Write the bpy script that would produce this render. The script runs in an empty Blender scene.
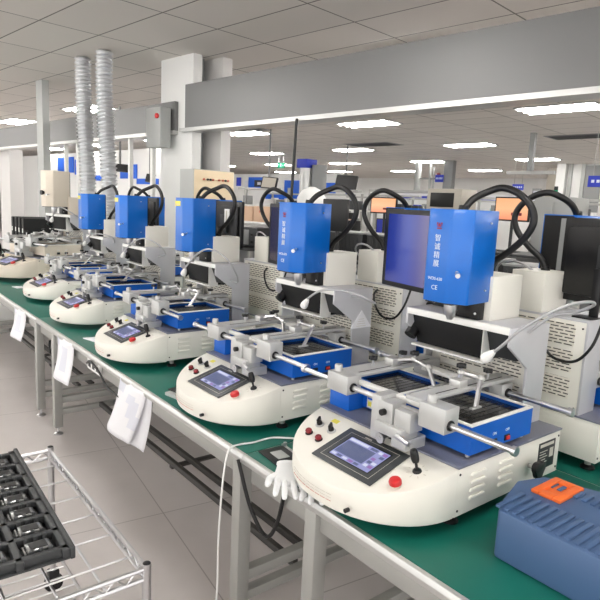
import bpy, bmesh, math, random
from mathutils import Vector, Matrix
random.seed(7)
C = bpy.context.scene.collection
PI = math.pi

# ------------------------------------------------------------------ materials
def lin(c):
    c /= 255.0
    return c / 12.92 if c <= 0.04045 else ((c + 0.055) / 1.055) ** 2.4
def rgb(r, g, b): return (lin(r), lin(g), lin(b), 1.0)

def mat(name, col, rough=0.5, metal=0.0, noise=0.0, nscale=30, coat=0.0, bump=0.0, emit=None, estr=0.0, trans=0.0, alpha=1.0):
    m = bpy.data.materials.new(name); m.use_nodes = True
    nt = m.node_tree; p = nt.nodes['Principled BSDF']
    p.inputs['Base Color'].default_value = col
    p.inputs['Roughness'].default_value = rough
    p.inputs['Metallic'].default_value = metal
    p.inputs['Coat Weight'].default_value = coat
    p.inputs['Transmission Weight'].default_value = trans
    p.inputs['Alpha'].default_value = alpha
    if emit:
        p.inputs['Emission Color'].default_value = emit; p.inputs['Emission Strength'].default_value = estr
    if noise or bump:
        tc = nt.nodes.new('ShaderNodeTexCoord'); n = nt.nodes.new('ShaderNodeTexNoise')
        n.inputs['Scale'].default_value = nscale; n.inputs['Detail'].default_value = 4
        nt.links.new(tc.outputs['Object'], n.inputs['Vector'])
        if noise:
            mx = nt.nodes.new('ShaderNodeMix'); mx.data_type = 'RGBA'; mx.blend_type = 'MULTIPLY'
            mx.inputs['Factor'].default_value = 1
            rp = nt.nodes.new('ShaderNodeMapRange'); rp.inputs['To Min'].default_value = 1 - noise; rp.inputs['To Max'].default_value = 1 + noise * .4
            nt.links.new(n.outputs['Fac'], rp.inputs['Value'])
            mx.inputs[6].default_value = col
            nt.links.new(rp.outputs['Result'], mx.inputs[7])
            nt.links.new(mx.outputs[2], p.inputs['Base Color'])
        if bump:
            b = nt.nodes.new('ShaderNodeBump'); b.inputs['Strength'].default_value = bump; b.inputs['Distance'].default_value = .002
            nt.links.new(n.outputs['Fac'], b.inputs['Height']); nt.links.new(b.outputs['Normal'], p.inputs['Normal'])
    return m

M = {}
M['cream'] = mat('cream_powder_coat', rgb(233, 231, 222), .42, noise=.03, nscale=8, bump=.05)
M['cream_dark'] = mat('beige_powder_coat', rgb(226, 216, 200), .45, noise=.03, nscale=8)
M['blue'] = mat('blue_gloss_paint', rgb(0, 106, 204), .3, coat=.1, noise=.03, nscale=5)
M['blue_box'] = mat('blue_satin_paint', rgb(0, 94, 196), .42, noise=.04, nscale=9)
M['grey_plate'] = mat('grey_anodised_plate', rgb(200, 200, 204), .42, .2, noise=.05, nscale=14)
M['top_plate'] = mat('slate_grey_top_plate', rgb(122, 125, 140), .32, .25, noise=.06, nscale=10)
M['alu'] = mat('brushed_aluminium', rgb(200, 200, 198), .34, .6, noise=.05, nscale=40)
M['silver_paint'] = mat('silver_painted_block', rgb(192, 193, 192), .4, .3, noise=.04, nscale=20)
M['chrome'] = mat('polished_steel', rgb(212, 212, 214), .28, 1.0)
M['black'] = mat('black_plastic', rgb(14, 14, 16), .42, noise=.1, nscale=40)
M['black_matte'] = mat('matte_black_metal', rgb(7, 7, 9), .65, noise=.2, nscale=20)
M['rubber'] = mat('black_rubber', rgb(15, 15, 17), .45)
M['glassblack'] = mat('black_ceramic_glass', rgb(20, 18, 18), .18, coat=.5)
M['dark_panel'] = mat('dark_grey_bezel', rgb(62, 66, 68), .42)
M['red'] = mat('red_plastic', rgb(205, 40, 40), .35)
M['dark_red'] = mat('dark_red_plastic', rgb(130, 30, 40), .35)
M['white'] = mat('white_plastic', rgb(240, 240, 238), .4)
M['white_frame'] = mat('white_painted_frame', rgb(238, 238, 234), .35)
M['yellow'] = mat('yellow_sticker', rgb(235, 225, 90), .5)
M['sticker'] = mat('white_sticker', rgb(225, 225, 215), .5)
M['silicone'] = mat('grey_gooseneck', rgb(178, 178, 180), .35, .3)
M['text'] = mat('white_lettering', rgb(225, 235, 245), .5)
M['textred'] = mat('red_emblem', rgb(150, 40, 70), .5)
M['textgrey'] = mat('pale_print', rgb(205, 200, 190), .5)
M['textred2'] = mat('red_print', rgb(200, 110, 90), .5)
M['mat_green'] = mat('green_bench_mat', rgb(14, 104, 90), .38, noise=.05, nscale=3)
M['steel'] = mat('grey_steel_tube', rgb(170, 170, 166), .4, .35, noise=.05, nscale=10)
M['steel_dark'] = mat('dark_steel_bar', rgb(70, 68, 66), .5, .3)
M['laminate'] = mat('grey_laminate', rgb(214, 214, 208), .45)
M['paper'] = mat('white_paper', rgb(236, 236, 240), .7, noise=.02, nscale=12)
M['print'] = mat('grey_print', rgb(220, 222, 232), .7)
M['glove'] = mat('white_knit_glove', rgb(238, 240, 242), .85, bump=.6, nscale=400)
M['bluebox'] = mat('slate_blue_plastic', rgb(72, 100, 140), .5, noise=.04, nscale=20)
M['orange'] = mat('orange_plastic', rgb(240, 110, 40), .5)
M['tray'] = mat('dark_grey_tray_plastic', rgb(62, 64, 66), .45, noise=.05, nscale=20)
M['smoke'] = mat('clear_socket_plastic', rgb(170, 172, 172), .15, .5)
M['tan'] = mat('tan_cardboard', rgb(212, 178, 150), .7)
M['board'] = mat('cream_control_box_paint', rgb(236, 216, 182), .5)
M['greybox'] = mat('grey_cabinet_paint', rgb(176, 178, 176), .5)
M['greymid'] = mat('mid_grey_paint', rgb(140, 142, 142), .5)
M['dark'] = mat('charcoal_metal', rgb(44, 46, 48), .5)
M['posterblue'] = mat('bright_blue_board', rgb(20, 100, 220), .5)
M['signblue'] = mat('royal_blue_sign', rgb(40, 60, 190), .5)
M['wall'] = mat('white_wall_paint', rgb(232, 232, 230), .6, noise=.02, nscale=.7)
M['column'] = mat('column_paint', rgb(214, 212, 210), .55, noise=.02, nscale=1)
M['beige_wall'] = mat('beige_panel_paint', rgb(196, 190, 178), .55)
M['beam'] = mat('grey_metal_panel', rgb(118, 118, 118), .4, .3, noise=.04, nscale=2)
M['teal'] = mat('pale_teal_cloth', rgb(150, 205, 215), .8)
M['pink'] = mat('pink_cloth', rgb(230, 165, 175), .8)
M['green'] = mat('green_sign', rgb(10, 130, 90), .5, emit=rgb(10, 140, 100), estr=.3)
M['tube'] = mat('lit_lamp_tube', rgb(255, 255, 250), .4, emit=(1, .975, .94, 1), estr=20)
M['fixture'] = mat('white_lamp_tray', rgb(176, 176, 174), .5)
M['ledred'] = mat('red_led_sign', rgb(110, 40, 50), .5)

def screen_mat(name, nodes_fn):
    m = bpy.data.materials.new(name); m.use_nodes = True
    nt = m.node_tree; p = nt.nodes['Principled BSDF']
    p.inputs['Base Color'].default_value = (.01, .01, .015, 1); p.inputs['Roughness'].default_value = .18
    nodes_fn(nt, p); return m
def grad(axis, stops, strength):
    def fn(nt, p):
        tc = nt.nodes.new('ShaderNodeTexCoord'); s = nt.nodes.new('ShaderNodeSeparateXYZ'); r = nt.nodes.new('ShaderNodeValToRGB')
        nt.links.new(tc.outputs['Generated'], s.inputs[0]); nt.links.new(s.outputs[axis], r.inputs[0])
        e = r.color_ramp.elements
        e[0].position, e[0].color = stops[0]; e[1].position, e[1].color = stops[-1]
        for pos, c in stops[1:-1]:
            k = e.new(pos); k.color = c
        nt.links.new(r.outputs[0], p.inputs['Emission Color']); p.inputs['Emission Strength'].default_value = strength
    return fn
M['screen_blue'] = screen_mat('blue_screen_painted_reflection', grad(0, [(0, rgb(20, 34, 120)), (.3, rgb(24, 52, 150)), (.42, rgb(52, 56, 136)), (.55, rgb(92, 84, 130)), (1, rgb(60, 50, 120))], .45))  # lit blue desktop; violet stops to the right paint in a reflection
M['screen_dark'] = screen_mat('off_screen_painted_glow', grad(0, [(0, rgb(48, 36, 52)), (1, rgb(30, 28, 48))], .3))  # faint violet glow painted onto monitors that are switched off
M['screen_orange'] = screen_mat('lit_orange_screen', grad(2, [(0, rgb(245, 150, 110)), (.5, rgb(250, 190, 140)), (1, rgb(250, 175, 120))], .42))
M['ui_a'] = mat('display_lilac', rgb(10, 10, 14), .2, emit=rgb(150, 152, 200), estr=.42)
M['ui_b'] = mat('display_grey_blue', rgb(10, 10, 14), .2, emit=rgb(96, 104, 140), estr=.38)
M['ui_c'] = mat('display_white', rgb(10, 10, 14), .2, emit=rgb(210, 214, 235), estr=.42)
M['ui_d'] = mat('display_magenta', rgb(10, 10, 14), .2, emit=rgb(150, 110, 175), estr=.4)

def slot_mat():
    m = bpy.data.materials.new('slotted_cream_sheet'); m.use_nodes = True
    nt = m.node_tree; p = nt.nodes['Principled BSDF']; p.inputs['Roughness'].default_value = .45
    tc = nt.nodes.new('ShaderNodeTexCoord'); s = nt.nodes.new('ShaderNodeSeparateXYZ'); c = nt.nodes.new('ShaderNodeCombineXYZ')
    b = nt.nodes.new('ShaderNodeTexBrick')
    nt.links.new(tc.outputs['Object'], s.inputs[0]); nt.links.new(s.outputs[0], c.inputs[0]); nt.links.new(s.outputs[2], c.inputs[1])
    nt.links.new(c.outputs[0], b.inputs['Vector'])
    b.inputs['Scale'].default_value = 1; b.inputs['Brick Width'].default_value = .036; b.inputs['Row Height'].default_value = .0115
    b.inputs['Mortar Size'].default_value = .0038; b.inputs['Mortar Smooth'].default_value = 0
    b.inputs['Color1'].default_value = rgb(58, 56, 54); b.inputs['Color2'].default_value = rgb(66, 64, 60); b.inputs['Mortar'].default_value = rgb(232, 228, 216)
    nt.links.new(b.outputs['Color'], p.inputs['Base Color'])
    return m
M['slots'] = slot_mat()

def floor_mat():
    m = bpy.data.materials.new('pale_vinyl_floor'); m.use_nodes = True
    nt = m.node_tree; p = nt.nodes['Principled BSDF']; p.inputs['Roughness'].default_value = .3
    tc = nt.nodes.new('ShaderNodeTexCoord'); b = nt.nodes.new('ShaderNodeTexBrick'); n = nt.nodes.new('ShaderNodeTexNoise')
    mp = nt.nodes.new('ShaderNodeMapping'); mp.inputs['Rotation'].default_value = (0, 0, math.radians(7))
    nt.links.new(tc.outputs['Object'], mp.inputs[0]); nt.links.new(mp.outputs[0], b.inputs['Vector'])
    b.offset = 0; b.inputs['Scale'].default_value = 1; b.inputs['Brick Width'].default_value = .9; b.inputs['Row Height'].default_value = .9
    b.inputs['Mortar Size'].default_value = .003; b.inputs['Mortar'].default_value = rgb(170, 164, 162)
    b.inputs['Color1'].default_value = rgb(212, 206, 204); b.inputs['Color2'].default_value = rgb(208, 202, 200)
    n.inputs['Scale'].default_value = 5; n.inputs['Detail'].default_value = 8
    nt.links.new(tc.outputs['Object'], n.inputs['Vector'])
    mx = nt.nodes.new('ShaderNodeMix'); mx.data_type = 'RGBA'; mx.blend_type = 'MULTIPLY'; mx.inputs['Factor'].default_value = 1
    r = nt.nodes.new('ShaderNodeMapRange'); r.inputs['To Min'].default_value = .9; r.inputs['To Max'].default_value = 1.06
    nt.links.new(n.outputs['Fac'], r.inputs['Value']); nt.links.new(b.outputs['Color'], mx.inputs[6]); nt.links.new(r.outputs[0], mx.inputs[7])
    nt.links.new(mx.outputs[2], p.inputs['Base Color'])
    return m
def ceil_mat():
    m = bpy.data.materials.new('ceiling_tiles'); m.use_nodes = True
    nt = m.node_tree; p = nt.nodes['Principled BSDF']; p.inputs['Roughness'].default_value = .7
    tc = nt.nodes.new('ShaderNodeTexCoord'); b = nt.nodes.new('ShaderNodeTexBrick')
    nt.links.new(tc.outputs['Object'], b.inputs['Vector'])
    b.offset = 0; b.inputs['Scale'].default_value = 1; b.inputs['Brick Width'].default_value = 1.2; b.inputs['Row Height'].default_value = .6
    b.inputs['Mortar Size'].default_value = .008; b.inputs['Mortar'].default_value = rgb(118, 114, 110)
    b.inputs['Color1'].default_value = rgb(226, 221, 215); b.inputs['Color2'].default_value = rgb(220, 215, 209)
    nt.links.new(b.outputs['Color'], p.inputs['Base Color'])
    return m
M['floor'] = floor_mat(); M['ceil'] = ceil_mat()

def duct_mat():
    m = mat('silver_foil_duct', rgb(215, 216, 218), .28, .75, noise=.12, nscale=40, bump=.9)
    return m
M['duct'] = duct_mat()

# ------------------------------------------------------------------ mesh builder
class MB:
    def __init__(s, *mats): s.bm = bmesh.new(); s.mats = list(mats)
    def _merge(s, b, m=0, mx=None):
        if mx is not None: bmesh.ops.transform(b, matrix=mx, verts=b.verts)
        for f in b.faces: f.material_index = m
        me = bpy.data.meshes.new('tmp'); b.to_mesh(me); b.free(); s.bm.from_mesh(me); bpy.data.meshes.remove(me); return s
    def box(s, x0, x1, y0, y1, z0, z1, bev=0.0, m=0, mx=None, seg=2):
        b = bmesh.new(); bmesh.ops.create_cube(b, size=1)
        for v in b.verts:
            v.co = Vector(((x0 + x1) / 2 + v.co.x * (x1 - x0), (y0 + y1) / 2 + v.co.y * (y1 - y0), (z0 + z1) / 2 + v.co.z * (z1 - z0)))
        if bev: bmesh.ops.bevel(b, geom=list(b.edges), offset=bev, segments=seg, affect='EDGES', profile=.5)
        return s._merge(b, m, mx)
    def prism(s, pts, a, b_, plane='xy', m=0, bev=0.0, mx=None):
        b = bmesh.new()
        def P(u, v, w):
            return Vector((u, v, w)) if plane == 'xy' else (Vector((w, u, v)) if plane == 'yz' else Vector((u, w, v)))
        lo = [b.verts.new(P(u, v, a)) for u, v in pts]; hi = [b.verts.new(P(u, v, b_)) for u, v in pts]
        n = len(pts); b.faces.new(lo[::-1]); b.faces.new(hi)
        for i in range(n): b.faces.new((lo[i], lo[(i + 1) % n], hi[(i + 1) % n], hi[i]))
        bmesh.ops.recalc_face_normals(b, faces=b.faces)
        if bev: bmesh.ops.bevel(b, geom=list(b.edges), offset=bev, segments=2, affect='EDGES', profile=.5)
        return s._merge(b, m, mx)
    def cyl(s, p0, p1, r0, r1=None, seg=16, m=0, caps=True):
        r1 = r0 if r1 is None else r1
        p0, p1 = Vector(p0), Vector(p1); d = p1 - p0
        b = bmesh.new(); bmesh.ops.create_cone(b, cap_ends=caps, segments=seg, radius1=max(r0, 1e-5), radius2=max(r1, 1e-5), depth=d.length)
        mx = Matrix.Translation((p0 + p1) / 2) @ d.to_track_quat('Z', 'Y').to_matrix().to_4x4()
        return s._merge(b, m, mx)
    def lathe(s, prof, o=(0, 0, 0), axis='Z', seg=20, m=0, mx=None):
        b = bmesh.new(); rings = []
        for r, z in prof:
            rings.append([b.verts.new((r * math.cos(2 * PI * i / seg), r * math.sin(2 * PI * i / seg), z)) for i in range(seg)])
        for k in range(len(rings) - 1):
            for i in range(seg): b.faces.new((rings[k][i], rings[k][(i + 1) % seg], rings[k + 1][(i + 1) % seg], rings[k + 1][i]))
        b.faces.new(rings[0][::-1]); b.faces.new(rings[-1])
        bmesh.ops.recalc_face_normals(b, faces=b.faces)
        T = Matrix.Translation(o)
        if axis == 'X': T = T @ Matrix.Rotation(PI / 2, 4, 'Y')
        if axis == 'Y': T = T @ Matrix.Rotation(PI / 2, 4, 'X')
        if mx is not None: T = mx @ T
        return s._merge(b, m, T)
    def sphere(s, c, r, sc=(1, 1, 1), m=0, seg=16):
        b = bmesh.new(); bmesh.ops.create_uvsphere(b, u_segments=seg, v_segments=seg // 2 + 2, radius=r)
        return s._merge(b, m, Matrix.Translation(c) @ Matrix.Diagonal((*sc, 1)))
    def tube(s, pts, r, seg=10, m=0, sub=8, closed=False, rib=0.0, taper=None):
        P = [Vector(p) for p in pts]; Q = []
        n = len(P)
        if n > 2 and sub > 1:
            for i in range(n - 1):
                a = P[max(i - 1, 0)]; b0 = P[i]; c = P[i + 1]; d = P[min(i + 2, n - 1)]
                for k in range(sub):
                    t = k / sub
                    Q.append(.5 * ((2 * b0) + (c - a) * t + (2 * a - 5 * b0 + 4 * c - d) * t * t + (-a + 3 * b0 - 3 * c + d) * t ** 3))
            Q.append(P[-1])
        else: Q = P
        b = bmesh.new(); rings = []; up = None
        for i, q in enumerate(Q):
            t = (Q[min(i + 1, len(Q) - 1)] - Q[max(i - 1, 0)]).normalized()
            if up is None:
                up = Vector((0, 0, 1)) if abs(t.z) < .9 else Vector((1, 0, 0))
            side = t.cross(up)
            if side.length < 1e-6: side = Vector((1, 0, 0))
            side.normalize(); up = side.cross(t).normalized()
            rr = r * (1 + (rib if i % 2 else -rib))
            if taper: rr *= taper(i / (len(Q) - 1))
            rings.append([b.verts.new(q + (side * math.cos(2 * PI * k / seg) + up * math.sin(2 * PI * k / seg)) * rr) for k in range(seg)])
        for k in range(len(rings) - 1):
            for i in range(seg): b.faces.new((rings[k][i], rings[k][(i + 1) % seg], rings[k + 1][(i + 1) % seg], rings[k + 1][i]))
        b.faces.new(rings[0][::-1]); b.faces.new(rings[-1])
        bmesh.ops.recalc_face_normals(b, faces=b.faces)
        return s._merge(b, m)
    def build(s, name, parent=None, ang=35, mats=None):
        me = bpy.data.meshes.new(name); s.bm.to_mesh(me); s.bm.free()
        for m in (mats or s.mats): me.materials.append(M[m] if isinstance(m, str) else m)
        for p in me.polygons: p.use_smooth = True
        me.set_sharp_from_angle(angle=math.radians(ang))
        o = bpy.data.objects.new(name, me); C.objects.link(o)
        if parent is not None: o.parent = parent
        return o

def tag(o, label=None, cat=None, group=None, kind=None):
    if label: o['label'] = label
    if cat: o['category'] = cat
    if group: o['group'] = group
    if kind: o['kind'] = kind
    return o
def thing(name, label, cat, loc=(0, 0, 0), rz=0.0, group=None):
    o = bpy.data.objects.new(name, None); o.empty_display_size = .05; C.objects.link(o)
    o.location = loc; o.rotation_euler = (0, 0, rz)
    return tag(o, label, cat, group)
def place(o, loc, rz=0.0): o.location = loc; o.rotation_euler = (0, 0, rz); return o
def struct(o): o['kind'] = 'structure'; return o
def copy_tree(o, parent=None):
    c = o.copy(); C.objects.link(c)
    if parent is not None: c.parent = parent
    for ch in list(o.children): copy_tree(ch, c)
    return c
def text(name, body, size, loc, rot, m, parent, align='CENTER', space=1.0):
    cu = bpy.data.curves.new(name, 'FONT'); cu.body = body; cu.size = size; cu.align_x = align; cu.align_y = 'CENTER'
    cu.extrude = .0003; cu.space_line = space; cu.resolution_u = 3; cu.materials.append(M[m])
    o = bpy.data.objects.new(name, cu); C.objects.link(o); o.location = loc; o.rotation_euler = rot
    bpy.context.view_layer.update()
    me = bpy.data.meshes.new_from_object(o); T = o.matrix_basis.copy(); bpy.data.objects.remove(o)
    me.materials.clear(); me.materials.append(M[m])
    o = bpy.data.objects.new(name, me); C.objects.link(o); o.matrix_basis = T; o.parent = parent
    return o

# building axes: b runs along the hall's long beam, n across it
A7 = math.radians(7)
def W(b, n, z=0.0): return (b * math.cos(A7) - n * math.sin(A7), b * math.sin(A7) + n * math.cos(A7), z)

# ------------------------------------------------------------------ camera
H = 1.584
yaw, pitch, roll, FPX = .6732079, .16134055, .04626612, 585.770
f = Vector((-math.cos(yaw) * math.cos(pitch), math.sin(yaw) * math.cos(pitch), -math.sin(pitch)))
r = f.cross(Vector((0, 0, 1))).normalized(); u = r.cross(f)
r2 = math.cos(roll) * r + math.sin(roll) * u; u2 = -math.sin(roll) * r + math.cos(roll) * u
cd = bpy.data.cameras.new('camera'); cam = bpy.data.objects.new('camera', cd); C.objects.link(cam)
cam.matrix_world = Matrix(((r2.x, u2.x, -f.x, 0), (r2.y, u2.y, -f.y, 0), (r2.z, u2.z, -f.z, H), (0, 0, 0, 1)))
cd.sensor_width = 36; cd.lens = 36 * FPX / 600; cd.clip_start = .02; cd.clip_end = 200
bpy.context.scene.camera = cam

# ------------------------------------------------------------------ rework station
def outline(n=30, w=.285, d=.248, ex=2.05):
    pts = []
    for i in range(n + 1):
        t = PI * i / n
        c, s_ = math.cos(t), math.sin(t)
        pts.append((w * math.copysign(abs(c) ** (2 / ex), c), -.537 - d * abs(s_) ** (2 / ex)))
    return pts          # from right seam round the nose to the left seam
def ztop(y): return .152 - .30 * (-.537 - y)

def panel_mx(x, y):
    """frame lying on the sloping control panel"""
    th = math.atan(.30)
    return Matrix.Translation((x, y, ztop(y) + .0005)) @ Matrix.Rotation(th, 4, 'X')

def star_knob(mb, c, r, m=0, axis='Z', lobes=5, h=.012):
    pts = []
    for i in range(40):
        a = 2 * PI * i / 40
        rr = r * (1 + .16 * math.cos(lobes * a)); pts.append((rr * math.cos(a), rr * math.sin(a)))
    T = Matrix.Translation(c)
    if axis == 'X': T = T @ Matrix.Rotation(PI / 2, 4, 'Y')
    mb.prism(pts, -h / 2, h / 2, m=m, bev=.0015, mx=T)

def build_station(body='cream', accent='blue', accent_box='blue_box'):
    R = thing('rework_station', '', 'rework station')
    # base cabinet with raised louvres on both flanks
    b = MB(body, 'black')
    b.box(-.285, .285, -.537, 0, .012, .152, .003)
    for sx in (1, -1):
        for (ya, yb) in ((-.478, -.408), (-.342, -.272)):
            for k in range(4):
                z = .050 + k * .0225
                b.prism([(ya, z), (yb, z), (yb, z + .005), (yb - .005, z + .0105), (ya + .005, z + .0105), (ya, z + .005)], sx * .284, sx * .2915, 'yz', 0, .0022)
        for yy in (-.525, -.012):
            for zz in (.03, .135): b.cyl((sx * .284, yy, zz), (sx * .2865, yy, zz), .0035, m=1, seg=10)
    b.build('base_cabinet', R)
    MB('top_plate').box(-.288, .288, -.537, .003, .1525, .1585, .0015).build('top_plate', R)
    # control cowl
    c = bmesh.new(); o = outline(); cen = Vector((0, -.6))
    def ring(sc, off, zf):
        return [c.verts.new(((x * sc), (-.537 + (y + .537) * sc if y < -.5371 else y), zf(y))) for x, y in o]
    r0 = ring(.955, 0, lambda y: .004); r1 = ring(.985, 0, lambda y: .010); r2_ = ring(1, 0, lambda y: .024)
    r3 = ring(1, 0, lambda y: ztop(y) - .006); r4 = ring(.992, 0, lambda y: ztop(y) - .0015); r5 = ring(.98, 0, lambda y: ztop(y))
    rs = [r0, r1, r2_, r3, r4, r5]
    for k in range(5):
        for i in range(len(o)):
            j = (i + 1) % len(o)
            c.faces.new((rs[k][i], rs[k][j], rs[k + 1][j], rs[k + 1][i]))
    c.faces.new(r0[::-1]); c.faces.new(r5); bmesh.ops.recalc_face_normals(c, faces=c.faces)
    cb = MB(body, 'black'); cb._merge(c)
    cb.cyl((.12, -.772, .034), (.12, -.786, .034), .006, m=1, seg=12)
    cowl = cb.build('control_cowl', R, 30)
    # touch panel on the slope
    T = panel_mx(.0225, -.645)
    p = MB('dark_panel', 'textgrey')
    p.box(-.123, .123, -.082, .082, 0, .004, .0015, mx=T)
    for x0, x1, y0, y1 in ((-.1, .1, .064, .065), (-.1, .1, -.065, -.064), (-.1, -.099, -.065, .065), (.099, .1, -.065, .065)):
        p.box(x0, x1, y0, y1, .0035, .0043, m=1, mx=T)
    p.box(-.045, -.018, .068, .072, .0035, .0043, m=1, mx=T)
    tp = p.build('touch_panel', cowl)
    q = MB('ui_a', 'ui_b', 'ui_c', 'ui_d', 'black')
    q.box(-.084, .084, -.052, .052, .0035, .0044, m=4, mx=T)
    q.box(-.08, .08, -.048, .048, .0042, .0048, m=0, mx=T)
    q.box(-.076, .038, -.03, .03, .0046, .0051, m=1, mx=T)
    q.box(-.076, .0, .034, .044, .0046, .0051, m=2, mx=T); q.box(.01, .038, .034, .044, .0046, .0051, m=1, mx=T)
    for i, mm in enumerate((2, 0, 3, 1, 2)): q.box(.044, .058, .032 - i * .016, .043 - i * .016, .0049, .0052, m=mm, mx=T); q.box(.061, .076, .032 - i * .016, .043 - i * .016, .0049, .0052, m=(mm + 1) % 4, mx=T)
    for i in range(5): q.box(-.076 + i * .023, -.058 + i * .023, -.044, -.035, .0046, .0051, m=(2, 1, 2, 3, 1)[i], mx=T)
    q.build('touch_display', cowl)
    # printed caution lines on the lip
    for i, (x, y) in enumerate(((-.198, -.700), (-.178, -.7165))): pass
    lb = MB('textgrey', 'textred2')
    for k in range(3):
        for i in range(9):
            x = -.135 + i * .022; y = -.539 - .248 * (1 - (abs(x) / .285) ** 2.05) ** (1 / 2.05)
            x2 = x + .018; y2 = -.539 - .248 * (1 - (abs(x2) / .285) ** 2.05) ** (1 / 2.05)
            lb.cyl((x, y - .0002, .052 - k * .009), (x2, y2 - .0002, .052 - k * .009), .0007, m=(0 if k != 2 else 1), seg=6)
    lb.build('caution_print', cowl)
    # buttons
    for x, y in ((-.194, -.658), (-.139, -.664)):
        k = MB('dark_red', 'black'); T2 = panel_mx(x, y)
        k.lathe([(.0125, 0), (.0125, .002), (.011, .003)], m=1, mx=T2); k.lathe([(.0085, .003), (.0105, .006), (.0105, .012), (.008, .015)], m=0, mx=T2)
        k.build('push_button', cowl)
    for x, y in ((-.2, -.609), (-.141, -.611)):
        k = MB('black', 'silver_paint'); T2 = panel_mx(x, y)
        k.lathe([(.0145, 0), (.0145, .002), (.012, .004)], m=1, mx=T2); k.lathe([(.009, .004), (.009, .012), (.008, .014)], m=0, mx=T2)
        k.box(-.0035, .0035, -.012, .012, .012, .026, .001, mx=T2 @ Matrix.Rotation(.5, 4, 'Z'))
        k.build('selector_knob', cowl)
    k = MB('red', 'cream_dark'); T2 = panel_mx(.2, -.682)
    k.lathe([(.012, 0), (.012, .008)], m=1, mx=T2); k.lathe([(.009, .008), (.017, .010), (.0175, .018), (.015, .023), (.008, .025)], mx=T2); k.build('emergency_button', cowl)
    k = MB('black', 'textgrey', 'rubber'); T2 = panel_mx(.203, -.604)
    for i in range(8):
        a = i * PI / 4; k.box(.022, .03, -.001, .001, .0002, .0008, m=1, mx=T2 @ Matrix.Rotation(a, 4, 'Z'))
    k.lathe([(.013, 0), (.012, .004), (.008, .008)], m=2, mx=T2)
    k.cyl(T2 @ Vector((0, 0, .005)), T2 @ Vector((-.004, .004, .028)), .004, seg=10)
    k.tube([T2 @ Vector((-.003, .003, .024)), T2 @ Vector((-.007, .006, .034)), T2 @ Vector((-.011, .008, .056)), T2 @ Vector((-.013, .009, .062))], .010, seg=14, taper=lambda t: .75 + .5 * math.sin(PI * min(t * 1.1, 1)) * .8)
    k.build('joystick', cowl)
    MB('yellow').box(-.014, .014, -.009, .009, 0, .0006, mx=panel_mx(-.172, -.567)).build('warning_sticker', cowl)
    # feet
    for x in (-.24, .24):
        for y in (-.49, -.05):
            k = MB('steel', 'rubber'); k.cyl((x, y, -.016), (x, y, .013), .011, m=0); k.lathe([(.024, 0), (.024, .006), (.014, .014)], (x, y, -.0297), m=1); k.build('foot', R)
    # knob and rating plate on right flank
    k = MB('rubber', 'steel'); k.cyl((.284, -.178, .075), (.312, -.178, .075), .007, m=1, seg=12)
    star_knob(k, (.318, -.178, .075), .027, axis='X', lobes=3, h=.016); k.cyl((.306, -.178, .075), (.318, -.178, .075), .012, .017, seg=16); k.build('adjusting_knob', R)
    k = MB('dark', 'textgrey'); k.box(.2845, .2865, -.128, -.03, .042, .132, .001)
    k.box(.286, .2872, -.12, -.04, .116, .126, m=1)
    for i in range(6): k.box(.286, .2872, -.12, -.085 + .01 * (i % 2), .055 + i * .009, .0575 + i * .009, m=1)
    k.box(.286, .2872, -.062, -.04, .075, .105, m=1)
    k.build('rating_plate', R)
    # preheater boxes: blue tanks with white rims and dark ceramic tops
    def tank(x0, x1, y0, y1, z0, z1, name):
        t = MB(accent_box, 'black')
        w = .004
        t.box(x0, x1, y0, y0 + w, z0, z1 - .004); t.box(x0, x1, y1 - w, y1, z0, z1 - .004)
        t.box(x0, x0 + w, y0 + w, y1 - w, z0, z1 - .004); t.box(x1 - w, x1, y0 + w, y1 - w, z0, z1 - .004); t.box(x0 + w, x1 - w, y0 + w, y1 - w, z0, z0 + w)
        tk = t.build(name, R)
        rm = MB('white_frame'); q_ = .012
        rm.box(x0 - .001, x1 + .001, y0 - .001, y0 + q_, z1 - .005, z1, .001); rm.box(x0 - .001, x1 + .001, y1 - q_, y1 + .001, z1 - .005, z1, .001)
        rm.box(x0 - .001, x0 + q_, y0 + q_, y1 - q_, z1 - .005, z1, .001); rm.box(x1 - q_, x1 + .001, y0 + q_, y1 - q_, z1 - .005, z1, .001)
        rm.build('rim', tk)
        hp = MB('glassblack', 'black', 'dark'); hp.box(x0 + w, x1 - w, y0 + w, y1 - w, z1 - .024, z1 - .018)
        n_ = int((x1 - x0 - .03) / .022)
        for i in range(n_):
            xx = x0 + .018 + i * .022; hp.box(xx, xx + .002, y0 + .02, y1 - .02, z1 - .018, z1 - .0172, m=2)
        hp.build('heater_plate', tk)
        for x in (x0 + .02, x1 - .02):
            for y in (y0 + .02, y1 - .02):
                l_ = MB('chrome'); l_.cyl((x, y, .1585), (x, y, z0 + .001), .007, seg=12); l_.build('support_post', tk)
        return tk
    t1 = tank(.015, .273, -.475, -.168, .172, .258, 'preheater_box')
    k = MB('black'); k.box(.272, .2765, -.375, -.35, .180, .197, .001); k.box(.275, .279, -.371, -.354, .183, .194, .001); k.build('rocker_switch', t1)
    k = MB('black', 'red'); k.box(.272, .2765, -.31, -.285, .180, .197, .001); k.box(.275, .281, -.306, -.29, .183, .194, .001, m=1); k.build('rocker_switch', t1)
    for yy, bd in ((-.362, 'ON'), (-.297, 'OFF')):
        text('switch_lettering', bd, .012, (.2735, yy, .212), (PI / 2, 0, PI / 2), 'text', t1)
    t2 = tank(-.275, -.045, -.432, -.168, .166, .245, 'side_preheater_box')
    k = MB(accent_box); k.box(-.283, -.188, -.498, -.4, .1585, .248, .002); k.build('rail_support_block', R)
    k = MB('sticker', 'yellow', 'textgrey', 'posterblue'); k.box(-.166, -.088, -.4345, -.4315, .170, .207); k.box(-.163, -.091, -.4355, -.434, .199, .205, m=3); k.box(-.161, -.146, -.4355, -.434, .176, .192, m=1)
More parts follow.
